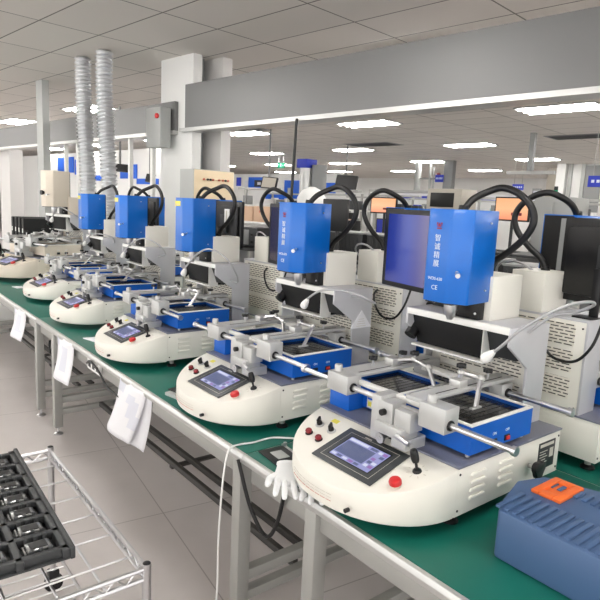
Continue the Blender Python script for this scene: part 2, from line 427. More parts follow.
    for i in range(3): k.box(-.14, -.095, -.4352, -.434, .176 + i * .007, .178 + i * .007, m=2)
    k.build('caution_label', R)
    # slide rails
    k = MB('chrome'); k.cyl((-.36, -.548, .268), (.443, -.548, .268), .0085, seg=18); k.cyl((.44, -.548, .268), (.452, -.548, .268), .0125, seg=18); k.cyl((-.372, -.548, .268), (-.358, -.548, .268), .0125, seg=18); k.build('front_slide_rail', R)
    k = MB('chrome'); k.cyl((-.40, -.128, .262), (.365, -.128, .262), .0085, seg=18); k.cyl((.362, -.128, .262), (.377, -.128, .262), .0135, seg=18); k.cyl((-.412, -.128, .262), (-.397, -.128, .262), .0135, seg=18); k.build('rear_slide_rail', R)
    # board clamps riding on the rails
    def clamp(x0, x1, bx0, bx1, top, knobs):
        k = MB('silver_paint', 'rubber')
        k.box(x0, x1, -.572, -.512, .245, top, .002)
        k.box(bx0 + .006, bx1 - .006, -.16, -.10, .238, .292, .002)
        k.box(bx0, bx1, -.56, -.11, top - .012, top - .0005, .0015)
        k.box(bx1 - .02, bx1 - .016, -.50, -.15, top - .003, top + .0004, m=1)
        k.cyl((x0 - .004, -.548, .268), (x1 + .004, -.548, .268), .0145, m=1, seg=16)
        k.cyl((bx0, -.128, .262), (bx1, -.128, .262), .0145, m=1, seg=16)
        cl = k.build('board_clamp', R)
        for yy in knobs:
            kk = MB('black', 'chrome'); kk.cyl((bx0 + .03, yy, top), (bx0 + .03, yy, top + .02), .004, m=1, seg=10); star_knob(kk, (bx0 + .03, yy, top + .026), .0135); kk.build('star_knob', cl)
        kk = MB('silver_paint'); kk.lathe([(.013, 0), (.013, .018), (.011, .021)], (x0 + .022, -.545, top)); kk.build('thumb_screw', cl)
        return cl
    c1 = clamp(-.218, -.122, -.214, -.13, .305, (-.40, -.25))
    c2 = clamp(.165, .255, .105, .165, .315, (-.21,))
    # articulated pressing arms
    def arm(p, name, par):
        k = MB('alu', 'chrome'); k.box(p[0][0] - .02, p[0][0] + .02, p[0][1] - .02, p[0][1] + .02, p[0][2] - .014, p[0][2] + .012, .003)
        for a, b_ in zip(p, p[1:]):
            k.tube([a, b_], .007, sub=1, seg=10, m=1)
        for a in p[1:-1]: k.sphere(a, .012, m=0, seg=12)
        e = Vector(p[-1]); k.box(e.x - .006, e.x + .006, e.y - .022, e.y + .022, e.z - .003, e.z + .003, .001, m=0, mx=None)
        aa = k.build(name, par)
        kk = MB('black', 'chrome'); star_knob(kk, (p[1][0], p[1][1], p[1][2] + .022), .014); kk.cyl(p[1], (p[1][0], p[1][1], p[1][2] + .02), .004, m=1, seg=8); kk.build('arm_knob', par)
    arm([(.135, -.36, .326), (.12, -.33, .348), (.17, -.30, .338), (.215, -.38, .275)], 'pressing_arm', c2)
    arm([(-.16, -.33, .318), (-.09, -.30, .335), (-.02, -.31, .325), (.04, -.35, .285)], 'pressing_arm', c1)
    # white workpiece carrier beam between clamps
    MB('white_frame').box(-.128, .104, -.215, -.165, .278, .29, .002).build('carrier_bar', R); MB('white_frame').box(-.128, .16, -.522, -.505, .272, .288, .002).build('carrier_bar', R)
    # centre support column
    k = MB('silver_paint', 'rubber', 'chrome', 'dark')
    k.box(.0, .036, -.585, -.51, .158, .292, .002)
    k.box(.03, .085, -.588, -.53, .215, .282, .002); k.box(.09, .15, -.585, -.53, .215, .272, .002)
    k.box(.03, .135, -.60, -.53, .19, .222, .002)
    k.box(.085, .14, -.585, -.50, .158, .192, .002); k.box(.03, .088, -.55, -.50, .158, .192, m=3)
    k.cyl((.055, -.587, .252), (.055, -.602, .252), .0095, m=1, seg=14)
    k.cyl((.052, -.545, .172), (.052, -.6, .172), .006, m=2, seg=12); k.lathe([(.015, 0), (.015, .008)], (.052, -.59, .172), 'Y', m=2)
    k.tube([(.12, -.602, .205), (.15, -.61, .204), (.178, -.615, .203)], .0075, m=2, seg=12)
    k.build('lifting_column', R)
    # gantry side plates
    prof = [(-.22, .49), (0, .49), (0, .1585), (-.11, .1585), (-.11, .352), (-.222, .432)]
    for xx in ((.198, .207), (-.209, -.2)):
        k = MB('grey_plate'); k.prism(prof, xx[0], xx[1], 'yz', 0, .001); k.build('side_plate', R)
    k = MB('grey_plate'); k.box(-.2, .198, -.20, 0, .481, .4885, .001); k.build('gantry_top', R)
    # slotted rear housing
    k = MB(body, 'slots', 'black')
    k.box(-.2, .198, -.07, -.001, .1585, .481, .001)
    for z0 in (.205, .300, .395):
        k.box(-.165, .165, -.0712, -.0695, z0, z0 + .075, m=1); k.box(-.165, .165, -.0012, .0006, z0, z0 + .075, m=1)
    for x in (-.19, .188):
        for z in (.18, .46): k.cyl((x, -.074, z), (x, .003, z), .003, m=2, seg=8)
    k.build('slotted_housing', R)
    # cross flow fan box
    fb = MB('black_matte', 'dark'); fb.prism([(-.205, .478), (-.075, .478), (-.075, .36), (-.165, .36)], -.196, .095, 'yz', 0, .001)
    fb.prism([(-.19, .478), (-.075, .478), (-.075, .375), (-.15, .375)], .098, .19, 'yz', 1, .001)
    fbo = fb.build('fan_box', R)
    k = MB('white_frame'); k.box(-.203, .2, -.222, -.207, .468, .49, .0015); k.box(-.2, .10, -.195, -.13, .352, .358, .001); k.box(.095, .097, -.2, -.14, .358, .47, 0)
    k.build('fan_frame', fbo)
    k = MB('rubber'); k.cyl((-.203, -.20, .385), (-.203, -.17, .42), .022, seg=16); k.build('fan_cap', fbo)
    # heater tower housing
    k = MB(body); k.box(-.035, .095, -.17, 0, .4885, .632, .002); k.build('tower_housing', R)
    k = MB('black', 'chrome'); k.box(-.015, .072, -.2, -.17, .49, .60, .001); k.cyl((.06, -.203, .51), (.06, -.198, .51), .004, m=1, seg=8); k.build('lift_slide', R)
    # hot-air head
    poly = [(-.047, -.334), (-.04, -.338), (.038, -.340), (.047, -.338), (.098, -.309), (.101, -.302), (.082, -.154), (-.047, -.154)]
    k = MB(accent, 'chrome', 'black'); k.prism(poly, .55, .838, 'xy', 0, .0015)
    k.prism([(-.04, -.33), (.06, -.33), (.07, -.16), (-.04, -.16)], .545, .5505, 'xy', 2)
    for p_ in ((.0885, -.205, .8), (.0885, -.205, .59)): k.cyl(p_, (p_[0] + .006, p_[1] - .001, p_[2]), .0028, m=1, seg=8)
    hd = k.build('hot_air_head', R, 25)
    k = MB('black_matte', 'greymid'); k.box(-.036, .074, -.156, -.146, .552, .834, .001); k.box(-.012, .006, -.148, -.143, .56, .825, m=1); k.build('head_dark_interior_sheet', hd)  # black sheet standing in for the dark inside of the open-backed cover, grey rail
    k = MB('chrome', 'ui_b'); k.cyl((.068, -.322, .648), (.085, -.345, .646), .0042, seg=12); k.cyl((.085, -.345, .646), (.104, -.368, .644), .0075, seg=12); k.cyl((.06, -.318, .648), (.07, -.326, .648), .008, .005, seg=12); k.build('air_valve', hd)
    k = MB('chrome'); k.lathe([(.009, .485), (.017, .503), (.022, .515), (.022, .546)], (.0, -.25, 0)); k.build('nozzle', hd)
    # monitor on its bracket
    mon = MB('black', 'dark')
    Tm = Matrix.Translation((-.238, -.127, .68)) @ Matrix.Rotation(math.radians(-10), 4, 'Z')
    mon.box(-.235, .235, 0, .022, -.15, .15, .005, mx=Tm); mon.box(-.2, .2, .022, .04, -.125, .12, .008, mx=Tm); mon.box(-.06, .06, .035, .06, -.06, .06, .004, m=1, mx=Tm)
    mo = mon.build('monitor', R)
    sc = MB('screen_dark'); sc.box(-.212, .212, -.0012, .001, -.130, .132); s_ = sc.build('monitor_screen', mo); s_.matrix_local = Tm
    k = MB('black', 'grey_plate'); k.box(-.20, -.17, -.078, -.066, .4885, .66, .002); k.box(-.205, -.13, -.09, -.03, .4885, .494, .001); k.build('monitor_arm', R)
        # air hose
    k = MB('rubber'); k.tube([(-.03, -.19, .832), (-.025, -.15, .872), (-.005, -.10, .9), (.035, -.08, .914), (.09, -.08, .9), (.14, -.08, .862), (.158, -.08, .815), (.138, -.08, .765), (.088, -.08, .715), (.038, -.09, .672), (.02, -.1, .628)], .0115, seg=14, sub=10)
    k.cyl((-.03, -.19, .83), (-.03, -.186, .85), .016, seg=14); k.cyl((.02, -.1, .625), (.024, -.097, .645), .016, seg=14)
    k.build('air_hose', R)
    # power lead looping in front of the rear sheet
    k = MB('rubber'); k.tube([(-.05, .004, .46), (-.045, .02, .434), (-.07, .03, .385), (-.12, .035, .347), (-.19, .035, .352), (-.235, .03, .405), (-.25, .01, .476), (-.25, -.02, .56)], .005, seg=8); k.build('power_lead', R)
    return R

def add_lamp(R, pts):
    k = MB('silicone'); k.tube(pts, .0046, seg=10, sub=10)
    l = k.build('gooseneck_lamp', R)
    a, b_ = Vector(pts[0]), Vector(pts[1]); d = (a - b_).normalized()
    k = MB('white', 'silicone'); T = Matrix.Translation(a) @ (-d).to_track_quat('Z', 'Y').to_matrix().to_4x4()
    k.lathe([(.010, -.016), (.015, -.011), (.0165, 0), (.012, .018), (.006, .034)], m=0, mx=T, seg=18); k.build('lamp_head', l)
    return l

def head_text(R):
    hd = [c_ for c_ in R.children if c_.name.startswith('hot_air_head')][0]
    rt = (PI / 2, 0, 0)
    text('head_lettering', '\u667a\n\u8bda\n\u7cbe\n\u5c55', .0235, (-.002, -.3403, .708), rt, 'text', hd, 'CENTER', 1.12)
    text('model_lettering', 'WDS-620', .0135, (-.001, -.3403, .622), rt, 'text', hd)
    text('approval_mark', 'CE', .02, (-.001, -.3403, .594), rt, 'text', hd)
    k = MB('textred'); k.prism([(-.009, .776), (.009, .776), (.009, .780), (-.009, .780)], -.3408, -.3398, 'xz'); k.prism([(-.007, .783), (.007, .783), (.0, .796)], -.3408, -.3398, 'xz'); k.prism([(-.009, .784), (-.005, .796), (-.011, .796)], -.3408, -.3398, 'xz'); k.prism([(.009, .784), (.011, .796), (.005, .796)], -.3408, -.3398, 'xz')
    k.build('emblem', hd)
def head_sticker(R):
    hd = [c_ for c_ in R.children if c_.name.startswith('hot_air_head')][0]
    k = MB('yellow', 'textgrey'); k.box(-.04, .02, -.3412, -.3400, .793, .82); k.box(-.034, .014, -.3418, -.3410, .8, .804, m=1); k.build('warning_sticker', hd)

BZ = .7535; BT = .7235; DZ = BT - BZ
proto = build_station()
GRP = 'blue-headed rework stations on the green benches'
front = [proto] + [copy_tree(proto) for _ in range(4)]
pos = [(-1.16, 1.80), (-1.98, 1.816), (-2.96, 1.823), (-3.985, 1.872), (-4.985, 1.94)]
labs = ['white rework station nearest the camera, wide lit blue monitor beside its lettered blue head',
        'lettered blue-headed rework station with a triangular paper notice on its side plate',
        'rework station behind the triangular-notice one, yellow sticker on head, two fingers of bench from hanging papers',
        'fourth rework station from the camera, small blue head seen against the silver ducts',
        'farthest blue-headed rework station, standing next to the taller cream one']
labs[2] = 'middle of the five blue-headed stations along the bench edge, yellow sticker on its head'
labs[3] = 'blue-headed rework station second closest to the tall cream one, in the bench-edge row'
for R_, (x, y), l in zip(front, pos, labs): place(R_, (x, y, BZ)); R_['label'] = l; R_['group'] = GRP
# rear row, back to back
rpos = [(-1.11, 1.96), (-1.93, 1.96), (-2.82, 1.96), (-3.67, 1.98), (-4.98, 2.0)]
rlab = ['station facing away behind the nearest one, dark monitor back cut by the frame edge',
        'station facing away, its slotted sheet just right of the triangular paper notice',
        'station facing away whose slotted sheet shows left of the second lettered head',
        'station facing away with a white label on its black monitor back',
        'station facing away behind the second-farthest blue head, beside the white column']
rear = []
for (x, y), l in zip(rpos, rlab):
    c_ = copy_tree(proto); place(c_, (x, y, BZ), PI); c_['label'] = l; c_['group'] = 'rework stations of the back row seen from behind'; rear.append(c_)
add_lamp(front[0], [(.176, -.29, .405), (.223, -.29, .450), (.269, -.28, .505), (.321, -.25, .555), (.363, -.2, .588), (.392, -.15, .598), (.388, -.11, .585), (.332, -.1, .553), (.268, -.11, .53), (.21, -.13, .47)])
add_lamp(front[1], [(.11, -.30, .42), (.135, -.30, .452), (.19, -.28, .49), (.26, -.25, .5), (.33, -.2, .485), (.36, -.15, .46), (.33, -.12, .452), (.26, -.12, .462), (.212, -.13, .46)])
add_lamp(front[2], [(.05, -.33, .43), (.08, -.33, .47), (.14, -.3, .54), (.22, -.27, .575), (.30, -.22, .54), (.33, -.17, .46), (.29, -.13, .40), (.212, -.13, .4)])
add_lamp(front[3], [(.08, -.33, .43), (.105, -.33, .46), (.18, -.3, .53), (.27, -.25, .56), (.33, -.18, .52), (.34, -.14, .46), (.212, -.13, .43)])
add_lamp(front[4], [(.08, -.33, .43), (.105, -.33, .46), (.16, -.3, .51), (.22, -.25, .52), (.3, -.18, .5), (.212, -.13, .45)])
for q_ in rear: add_lamp(q_, [(.27, -.2, .56), (.24, -.12, .61), (.19, -.08, .645), (.13, -.06, .655), (.08, -.05, .648), (.045, -.05, .63)])
k = MB('white', 'textgrey'); k.box(-.355, -.295, -.045, -.041, .69, .78, .0005); k.box(-.33, -.315, -.0405, -.0395, .70, .77, m=1); al = k.build('asset_label', [c_ for c_ in rear[3].children if c_.name.startswith('monitor')][0])
head_text(front[0]); head_text(front[1])
for q_ in front[2:]: head_sticker(q_)
def set_screen(R_, m):
    for c_ in R_.children:
        if c_.name.startswith('monitor') and c_.children:
            for g in c_.children:
                if g.name.startswith('monitor_screen'): g.material_slots[0].link = 'OBJECT'; g.material_slots[0].material = M[m]
set_screen(front[0], 'screen_blue')
# taller cream station at the far end
cr = build_station('cream_dark', 'cream_dark', 'cream_dark')
place(cr, (-6.46, 2.10, BT + .0297 * 1.25), .2); cr.scale = (1.25, 1.25, 1.25); tag(cr, 'tall all-cream rework station at the far end of the bench row', 'rework station')
for c_ in list(cr.children):
    if c_.name.startswith(('monitor', 'air_hose')):
        for g in list(c_.children): bpy.data.objects.remove(g)
        bpy.data.objects.remove(c_)
hd = [c_ for c_ in cr.children if c_.name.startswith('hot_air_head')][0]
k = MB('rubber'); k.cyl((.01, -.338, .66), (.01, -.356, .66), .014, seg=16); k.cyl((.01, -.353, .66), (.01, -.364, .66), .019, seg=16); k.build('head_knob', hd)
add_lamp(cr, [(.05, -.3, .44), (.075, -.3, .48), (.14, -.28, .55), (.212, -.2, .5), (.212, -.13, .45)])
# triangular notice on the second station
k = MB('paper', 'textgrey'); T = Matrix.Translation((.2085, -.062, .33))
k.prism([(-.062, 0), (.062, 0), (0, .078)], .2082, .2098, 'yz', 0, mx=Matrix.Translation((0, -.062, .318)))
for i in range(4): k.box(.2096, .2104, -.09 + i * .004, -.034 - i * .004, .326 + i * .010, .328 + i * .010, m=1)
tn = k.build('paper_notice'); tn.location = (pos[1][0], pos[1][1], BZ)
tag(tn, 'white triangular paper notice stuck on the grey side plate', 'notice')

# ------------------------------------------------------------------ benches
def bench():
    R = thing('workbench', '', 'workbench')
    k = MB('laminate'); k.box(-1.323, 1.323, -.412, .42, .692, .72, .002); k.build('worktop', R)
    k = MB('alu'); k.prism([(-.4245, .722), (-.4120, .724), (-.412, .692), (-.420, .686), (-.4275, .692), (-.4295, .708)], -1.3235, 1.3235, 'yz', 0, .0008); k.build('edge_profile', R)
    k = MB('steel'); k.box(-1.3, 1.3, -.405, -.385, .625, .692, .002); k.build('apron', R)
    k = MB('laminate'); k.box(-1.3, 1.3, .385, .405, .625, .692, .002); k.build('apron', R)
    for x in (-.955, 1.285):
        for y in (-.398, .392):
            k = MB('steel', 'chrome'); k.box(x - .026, x + .026, y - .026, y + .026, .05, .692, .004); k.cyl((x, y, .01), (x, y, .06), .008, m=1, seg=10); k.lathe([(.03, 0), (.03, .006), (.014, .016)], (x, y, 0), m=1); k.build('leg', R)
        k = MB('steel'); k.box(x - .02, x + .02, -.372, .366, .215, .255, .002); k.box(x - .02, x + .02, -.372, .366, .135, .17, .002); k.build('crossbar', R)
    k = MB('steel_dark'); k.box(-.935, 1.265, -.13, -.105, .15, .18, .002); k.box(-.935, 1.265, -.03, -.005, .15, .18, .002)
    k.box(.155, .185, -.13, .36, .135, .152, .001)
    k.build('foot_rail_frame', R)
    return R
bn = bench()
bl = ['workbench nearest the camera, along the front edge under the two lettered stations',
      'front-row workbench with two papers hanging from its edge, ending at the double legs',
      'front-row workbench with one paper on its edge, left of the double legs',
      'farthest front-row workbench, under the tall cream rework station']
bl2 = ['back-row workbench behind the nearest one, away from the aisle', 'back-row workbench behind the one with two hanging papers', 'back-row workbench behind the one with a single hanging paper', 'farthest back-row workbench behind the tall cream station']
xs = [-.275, -2.925, -5.575, -8.225]
for i, x in enumerate(xs):
    b1 = bn if i == 0 else copy_tree(bn); place(b1, (x, 1.481, 0)); b1['label'] = bl[i]; b1['group'] = 'workbenches of the front row'
    b2 = copy_tree(bn); place(b2, (x, 2.327, 0), PI); b2['label'] = bl2[i]; b2['group'] = 'workbenches of the back row'
    for yy, nm in ((1.481, bl[i]), (2.327, bl2[i])):
        sgn = 1 if yy < 2 else -1
        k = MB('mat_green'); k.box(-1.322, 1.322, -.410 if sgn > 0 else -.419, .419 if sgn > 0 else .410, .7203, .7233, .0008)
        m_ = k.build('bench_mat'); place(m_, (x, yy, 0)); tag(m_, 'green mat covering the ' + nm.split(',')[0].replace('the ', ''), 'bench mat', 'green bench mats')

# sockets and leads below the edge
pl = MB('white', 'black'); pl.box(-.1, .1, -.012, 0, -.03, .03, .004)
for x in (-.06, 0, .06): pl.box(x - .018, x + .018, -.0135, -.011, -.014, .014, m=1)
ps = pl.build('socket_strip'); place(ps, (-3.12, 1.0745, .655)); tag(ps, 'white socket strip under the bench edge beside a black lead', 'socket strip')
k = MB('rubber'); k.tube([(-3.2, 1.055, .66), (-3.13, 1.05, .685), (-3.0, 1.05, .66), (-2.88, 1.05, .61), (-2.72, 1.055, .60)], .006, seg=8)
tag(k.build('power_cable'), 'black power lead sagging from the socket strip under the bench edge', 'cable')
k = MB('rubber'); k.tube([(-3.98, 1.07, .62), (-3.94, 1.06, .55), (-3.82, 1.08, .45), (-3.95, 1.10, .41), (-4.1, 1.1, .42)], .007, seg=8)
tag(k.build('power_cable'), 'thin black lead looped between the double bench legs', 'cable')
k = MB('rubber'); k.tube([(-1.62, 1.05, .70), (-1.55, 1.06, .55), (-1.48, 1.08, .47), (-1.42, 1.08, .55), (-1.36, 1.06, .7)], .007, seg=8)
tag(k.build('power_cable'), 'black lead looping under the near bench edge below the gloves', 'cable')

# ------------------------------------------------------------------ papers hanging on the edge
def paper(x0, x1, z0, z1, skew, name_lab, n=2):
    R = thing('hanging_paper', name_lab, 'paper', (x0, 1.046, 0), 0, 'papers hanging from the bench edge')
    for s_ in range(n):
        bm = bmesh.new(); nx, nz = 8, 12; g = []
        for j in range(nz + 1):
            row = []
            for i in range(nx + 1):
                a, b_ = i / nx, j / nz
                x = (x1 - x0) * a + skew * b_ + s_ * .05 * b_ + s_ * .03
                z = z1 + (z0 - z1) * b_ - s_ * .02 * a
                y = .005 - s_ * -.012 - .03 * b_ * math.sin(a * 3 + s_) - .02 * b_ * b_ + .006 * math.sin(7 * a + 3 * b_)
                row.append(bm.verts.new((x, y, z)))
            g.append(row)
        for j in range(nz):
            for i in range(nx): bm.faces.new((g[j][i], g[j + 1][i], g[j + 1][i + 1], g[j][i + 1]))
        mb = MB('paper', 'print'); mb._merge(bm)
        for fi, f_ in enumerate(mb.bm.faces):
            cc = f_.calc_center_median(); a = cc.x / (x1 - x0); b_ = (cc.z - z1) / (z0 - z1)
            if s_ == 0 and .42 < a < .72 and .2 < b_ < .75: f_.material_index = 1
            if s_ == 0 and a < .16 and .04 < b_ < .22: f_.material_index = 1
        o = mb.build('sheet', R, 80); sm = o.modifiers.new('solid', 'SOLIDIFY'); sm.thickness = .0008
paper(-2.70, -2.40, .43, .712, -.13, 'largest sheaf of white papers hanging from the bench edge, lower corner pointing down')
paper(-3.74, -3.43, .46, .712, -.02, 'white paper hanging from the bench edge beside the double legs', 1)
paper(-4.86, -4.52, .49, .712, -.05, 'white paper hanging from the bench edge beyond the double legs', 1)

# ------------------------------------------------------------------ small things on the near bench
def jig(x, y, rz, lab, s=1):
    R = thing('rework_jig', lab, 'jig', (x, y, BT), rz, 'black jigs on the green mat')
    k = MB('black', 'greybox'); k.box(-.065 * s, .065 * s, -.05 * s, .05 * s, 0, .006, .002); k.build('base', R)
    k = MB('greybox'); k.box(-.03 * s, .03 * s, -.022 * s, .022 * s, .006, .0085, .0005); k.build('chip_pad', R)
    k = MB('chrome'); k.box(-.075 * s, .06 * s, .05 * s, .058 * s, .0, .009, .001); k.cyl((-.055 * s, .054 * s, .009), (-.055 * s, .054 * s, .02), .007, seg=10); k.build('clip', R)
jig(-1.52, 1.155, -.1, 'black plate with a grey square centre lying left of the white gloves')
R = thing('probe_jig', 'small black bracket with a grey bar on the mat by the second station', 'jig', (-2.315, 1.176, BT), .2)
k = MB('black'); k.box(-.06, .06, -.02, .05, 0, .006, .002); k.cyl((-.045, .03, .004), (-.045, .03, .014), .014, seg=14); k.build('bracket', R)
k = MB('greybox'); k.box(-.01, .085, -.075, -.045, 0, .014, .002); k.build('bar', R)
for x, y, rz, lab in ((-3.455, 1.18, .4, 'white paper scrap sticking out beside the middle blue-headed station'), (-5.7, 1.27, .3, 'white paper scrap beside the farthest blue-headed station')):
    k = MB('paper'); k.prism([(-.07, -.02), (.05, -.04), (.07, .03), (-.03, .05)], 0, .006, 'xy', 0, .001)
    o = k.build('paper_scrap'); place(o, (x, y, BT), rz); tag(o, lab, 'paper scrap')
# white cable over the edge
k = MB('white'); k.tube([(-1.585, 1.30, .732), (-1.61, 1.28, .730), (-1.66, 1.22, .7275), (-1.66, 1.14, .7275), (-1.67, 1.09, .7275), (-1.665, 1.047, .727), (-1.65, 1.02, .70), (-1.64, 1.0, .60), (-1.64, .99, .40), (-1.64, .99, .2), (-1.6, .95, .02), (-1.45, .9, .008)], .0035, seg=8)
k.tube([(-1.585, 1.30, .732), (-1.54, 1.325, .733), (-1.49, 1.37, .735)], .0035, seg=8)
cb = k.build('usb_cable'); tag(cb, 'thin white cable crossing the mat and hanging over the near bench edge', 'cable')
k = MB('white'); k.box(-.02, .02, -.006, .006, -.006, .006, .002); o = k.build('plug', cb); place(o, (-1.575, 1.307, .732), .7)

# gloves
def glove(lab, loc, rz, flip=1):
    R = thing('knit_glove', lab, 'glove', loc, rz, 'white gloves draped at the bench edge')
    k = MB('glove')
    # palm and cuff as one softened shell, fingers rooted in it
    bm = bmesh.new(); rings = []
    sect = [(-.085, .037, .011), (-.06, .036, .012), (-.03, .041, .014), (0, .046, .016), (.03, .046, .015), (.045, .043, .012), (.052, .036, .006)]
    for y, w, h in sect:
        rings.append([bm.verts.new((w * math.cos(2 * PI * i / 20), -y, .016 + h * math.sin(2 * PI * i / 20))) for i in range(20)])
    for a in range(len(rings) - 1):
        for i in range(20): bm.faces.new((rings[a][i], rings[a][(i + 1) % 20], rings[a + 1][(i + 1) % 20], rings[a + 1][i]))
    bm.faces.new(rings[0]); bm.faces.new(rings[-1][::-1]); bmesh.ops.recalc_face_normals(bm, faces=bm.faces)
    k._merge(bm)
    for x, L, sp in ((-.032, .062, -.16), (-.011, .078, -.05), (.012, .076, .08), (.033, .062, .2)):
        e = (x + math.sin(sp) * L, -.04 - L, .010); mid = (x + math.sin(sp) * L * .5, -.04 - L * .5, .019)
        k.tube([(x, -.03, .016), mid, e], .0105, seg=12, taper=lambda t: 1.05 - .3 * t * t); k.sphere(e, .0078, seg=10)
    k.tube([(flip * .035, .0, .016), (flip * .058, -.022, .016), (flip * .066, -.052, .012)], .0115, seg=12, taper=lambda t: 1.1 - .35 * t * t); k.sphere((flip * .066, -.052, .012), .0078, seg=10)
    o = k.build('knit_body', R, 60)
    k = MB('glove'); k.tube([(-.037, .07, .016), (0, .072, .028), (.037, .07, .016)], .004, seg=8); k.build('cuff_band', R)
    return R
g1 = glove('white knitted glove nearer the black jig, fingers over the bench edge', (-1.365, 1.075, BT), .95, -1); g1.scale = (1.0, 1.1, .9)
g2 = glove('white knitted glove nearer the station cowl, lying beside its pair', (-1.29, 1.13, BT), .85, 1); g2.scale = (1.0, 1.1, .8)

# slate-blue toolbox with orange handle beside the nearest station
R = thing('tool_case', 'slate blue ribbed plastic case with an orange recessed handle beside the nearest station', 'tool case', (-.66, 1.36, BT), .0)
k = MB('bluebox'); k.prism([(-.085, -.10), (.24, -.10), (.24, .19), (.05, .24), (-.12, .185), (-.15, .09), (-.115, -.03)], 0, .13, 'xy', 0, .008)
for i in range(13):
    x = -.10 + i * .0225
    k.box(x, x + .012, -.09, .03, .128, .135, .002); k.box(x, x + .012, .125, .175, .128, .135, .002)
k.build('case_body', R)
k = MB('orange')
a, b_, c_, d_ = -.092, -.01, .06, .19
k.box(a, a + .022, c_, d_, .128, .139, .003); k.box(b_ - .022, b_, c_, d_, .128, .139, .003); k.box(a + .022, b_ - .022, c_, c_ + .03, .128, .139, .003); k.box(a + .022, b_ - .022, d_ - .03, d_, .128, .139, .003); k.box(a + .022, b_ - .022, c_ + .03, d_ - .03, .128, .132)
k.build('handle', R)

# ------------------------------------------------------------------ wire trolley with socket tray, lower left
R = thing('wire_trolley', 'chrome wire trolley in the aisle carrying a dark socket tray', 'trolley', (-1.82, .345, 0), 0)
zt = .6
k = MB('chrome')
x0, x1, y0, y1 = -.44, .46, -.5, .255
for z in (zt, zt - .03):
    k.tube([(x0, y0, z), (x0, y1, z)], .007, sub=1, seg=8); k.tube([(x1, y0, z), (x1, y1, z)], .007, sub=1, seg=8); k.tube([(x0, y1, z), (x1, y1, z)], .007, sub=1, seg=8); k.tube([(x0, y0, z), (x1, y0, z)], .007, sub=1, seg=8)
n_ = 34
k.tube([(x0 + (x1 - x0) * i / n_, y1, zt if i % 2 else zt - .03) for i in range(n_ + 1)], .0035, sub=1, seg=6)
n_ = 26
for xx in (x0, x1): k.tube([(xx, y0 + (y1 - y0) * i / n_, zt if i % 2 else zt - .03) for i in range(n_ + 1)], .0035, sub=1, seg=6)
for i in range(6): k.tube([(x0, y0 + .1 + i * .11, zt - .035), (x1, y0 + .1 + i * .11, zt - .035)], .004, sub=1, seg=6)
for i in range(6): k.tube([(x0 + .08 + i * .14, y0, zt - .031), (x0 + .08 + i * .14, y1, zt - .031)], .0035, sub=1, seg=6)
k.build('top_shelf', R)
k = MB('chrome')
for z in (.2,):
    k.tube([(x0, y0, z), (x0, y1, z), (x1, y1, z), (x1, y0, z), (x0, y0, z)], .007, sub=1, seg=8)
    for i in range(14): k.tube([(x0 + .03 + i * .065, y0, z), (x0 + .03 + i * .065, y1, z)], .0035, sub=1, seg=6)
k.build('lower_shelf', R)
for x in (x0, x1):
    for y in (y0, y1):
        k = MB('chrome', 'rubber'); k.cyl((x, y, .09), (x, y, zt + .015), .0125, seg=14); k.sphere((x, y, zt + .012), .0125, (1, 1, .6), m=1, seg=10); po = k.build('post', R)
        k = MB('rubber'); k.lathe([(.035, -.012), (.038, 0), (.035, .012)], (x, y, .038), 'X'); k.box(x - .018, x + .018, y - .02, y + .02, .06, .095, .004); k.build('caster', po)
# tray
TR = thing('socket_tray', 'dark grey tray of clear chip sockets lying on the wire trolley', 'tray', (-1.875, .215, zt + .0105), -.03)
k = MB('tray')
nx, ny, px, py = 7, 4, .1, .115
X0, Y0 = -nx * px / 2, -ny * py / 2
k.box(X0 - .02, -X0 + .02, Y0 - .02, -Y0 + .02, 0, .006, .002)
for i in range(nx + 1): k.box(X0 + i * px - .010, X0 + i * px + .010, Y0 - .02, -Y0 + .02, .006, .030, .003)
for j in range(ny + 1): k.box(X0 - .02, -X0 + .02, Y0 + j * py - .010, Y0 + j * py + .010, .006, .030, .003)
k.box(X0 - .025, -X0 + .025, -Y0 + .008, -Y0 + .022, .0, .036, .004)
for i in range(nx):
    for j in range(ny):
        cx, cy = X0 + (i + .5) * px, Y0 + (j + .5) * py
        for sx in (-1, 1):
            for t in range(3): k.box(cx + sx * .034 - .006, cx + sx * .034 + .006, cy - .028 + t * .024, cy - .018 + t * .024, .006, .036, .002)
k.build('tray_body', TR)
sk = None
for i in range(nx):
    for j in range(ny):
        cx, cy = X0 + (i + .5) * px, Y0 + (j + .5) * py
        if sk is None:
            k = MB('smoke', 'black'); k.box(-.024, .024, -.03, .03, 0, .02, .003); k.box(-.016, .016, -.022, .022, .019, .022, m=1); k.cyl((-.02, -.035, .012), (.02, -.035, .012), .003, seg=8); k.box(-.03, .03, .03, .036, 0, .014, .001, m=1)
            sk = k.build('chip_socket'); o = sk
        else: o = sk.copy(); C.objects.link(o)
        a = -.03; wx = -1.875 + cx * math.cos(a) - cy * math.sin(a); wy = .215 + cx * math.sin(a) + cy * math.cos(a)
        place(o, (wx, wy, zt + .0172), a + random.uniform(-.05, .05))
        tag(o, 'clear chip socket seated in a cell of the dark grey tray', 'chip socket', 'chip sockets in the tray')

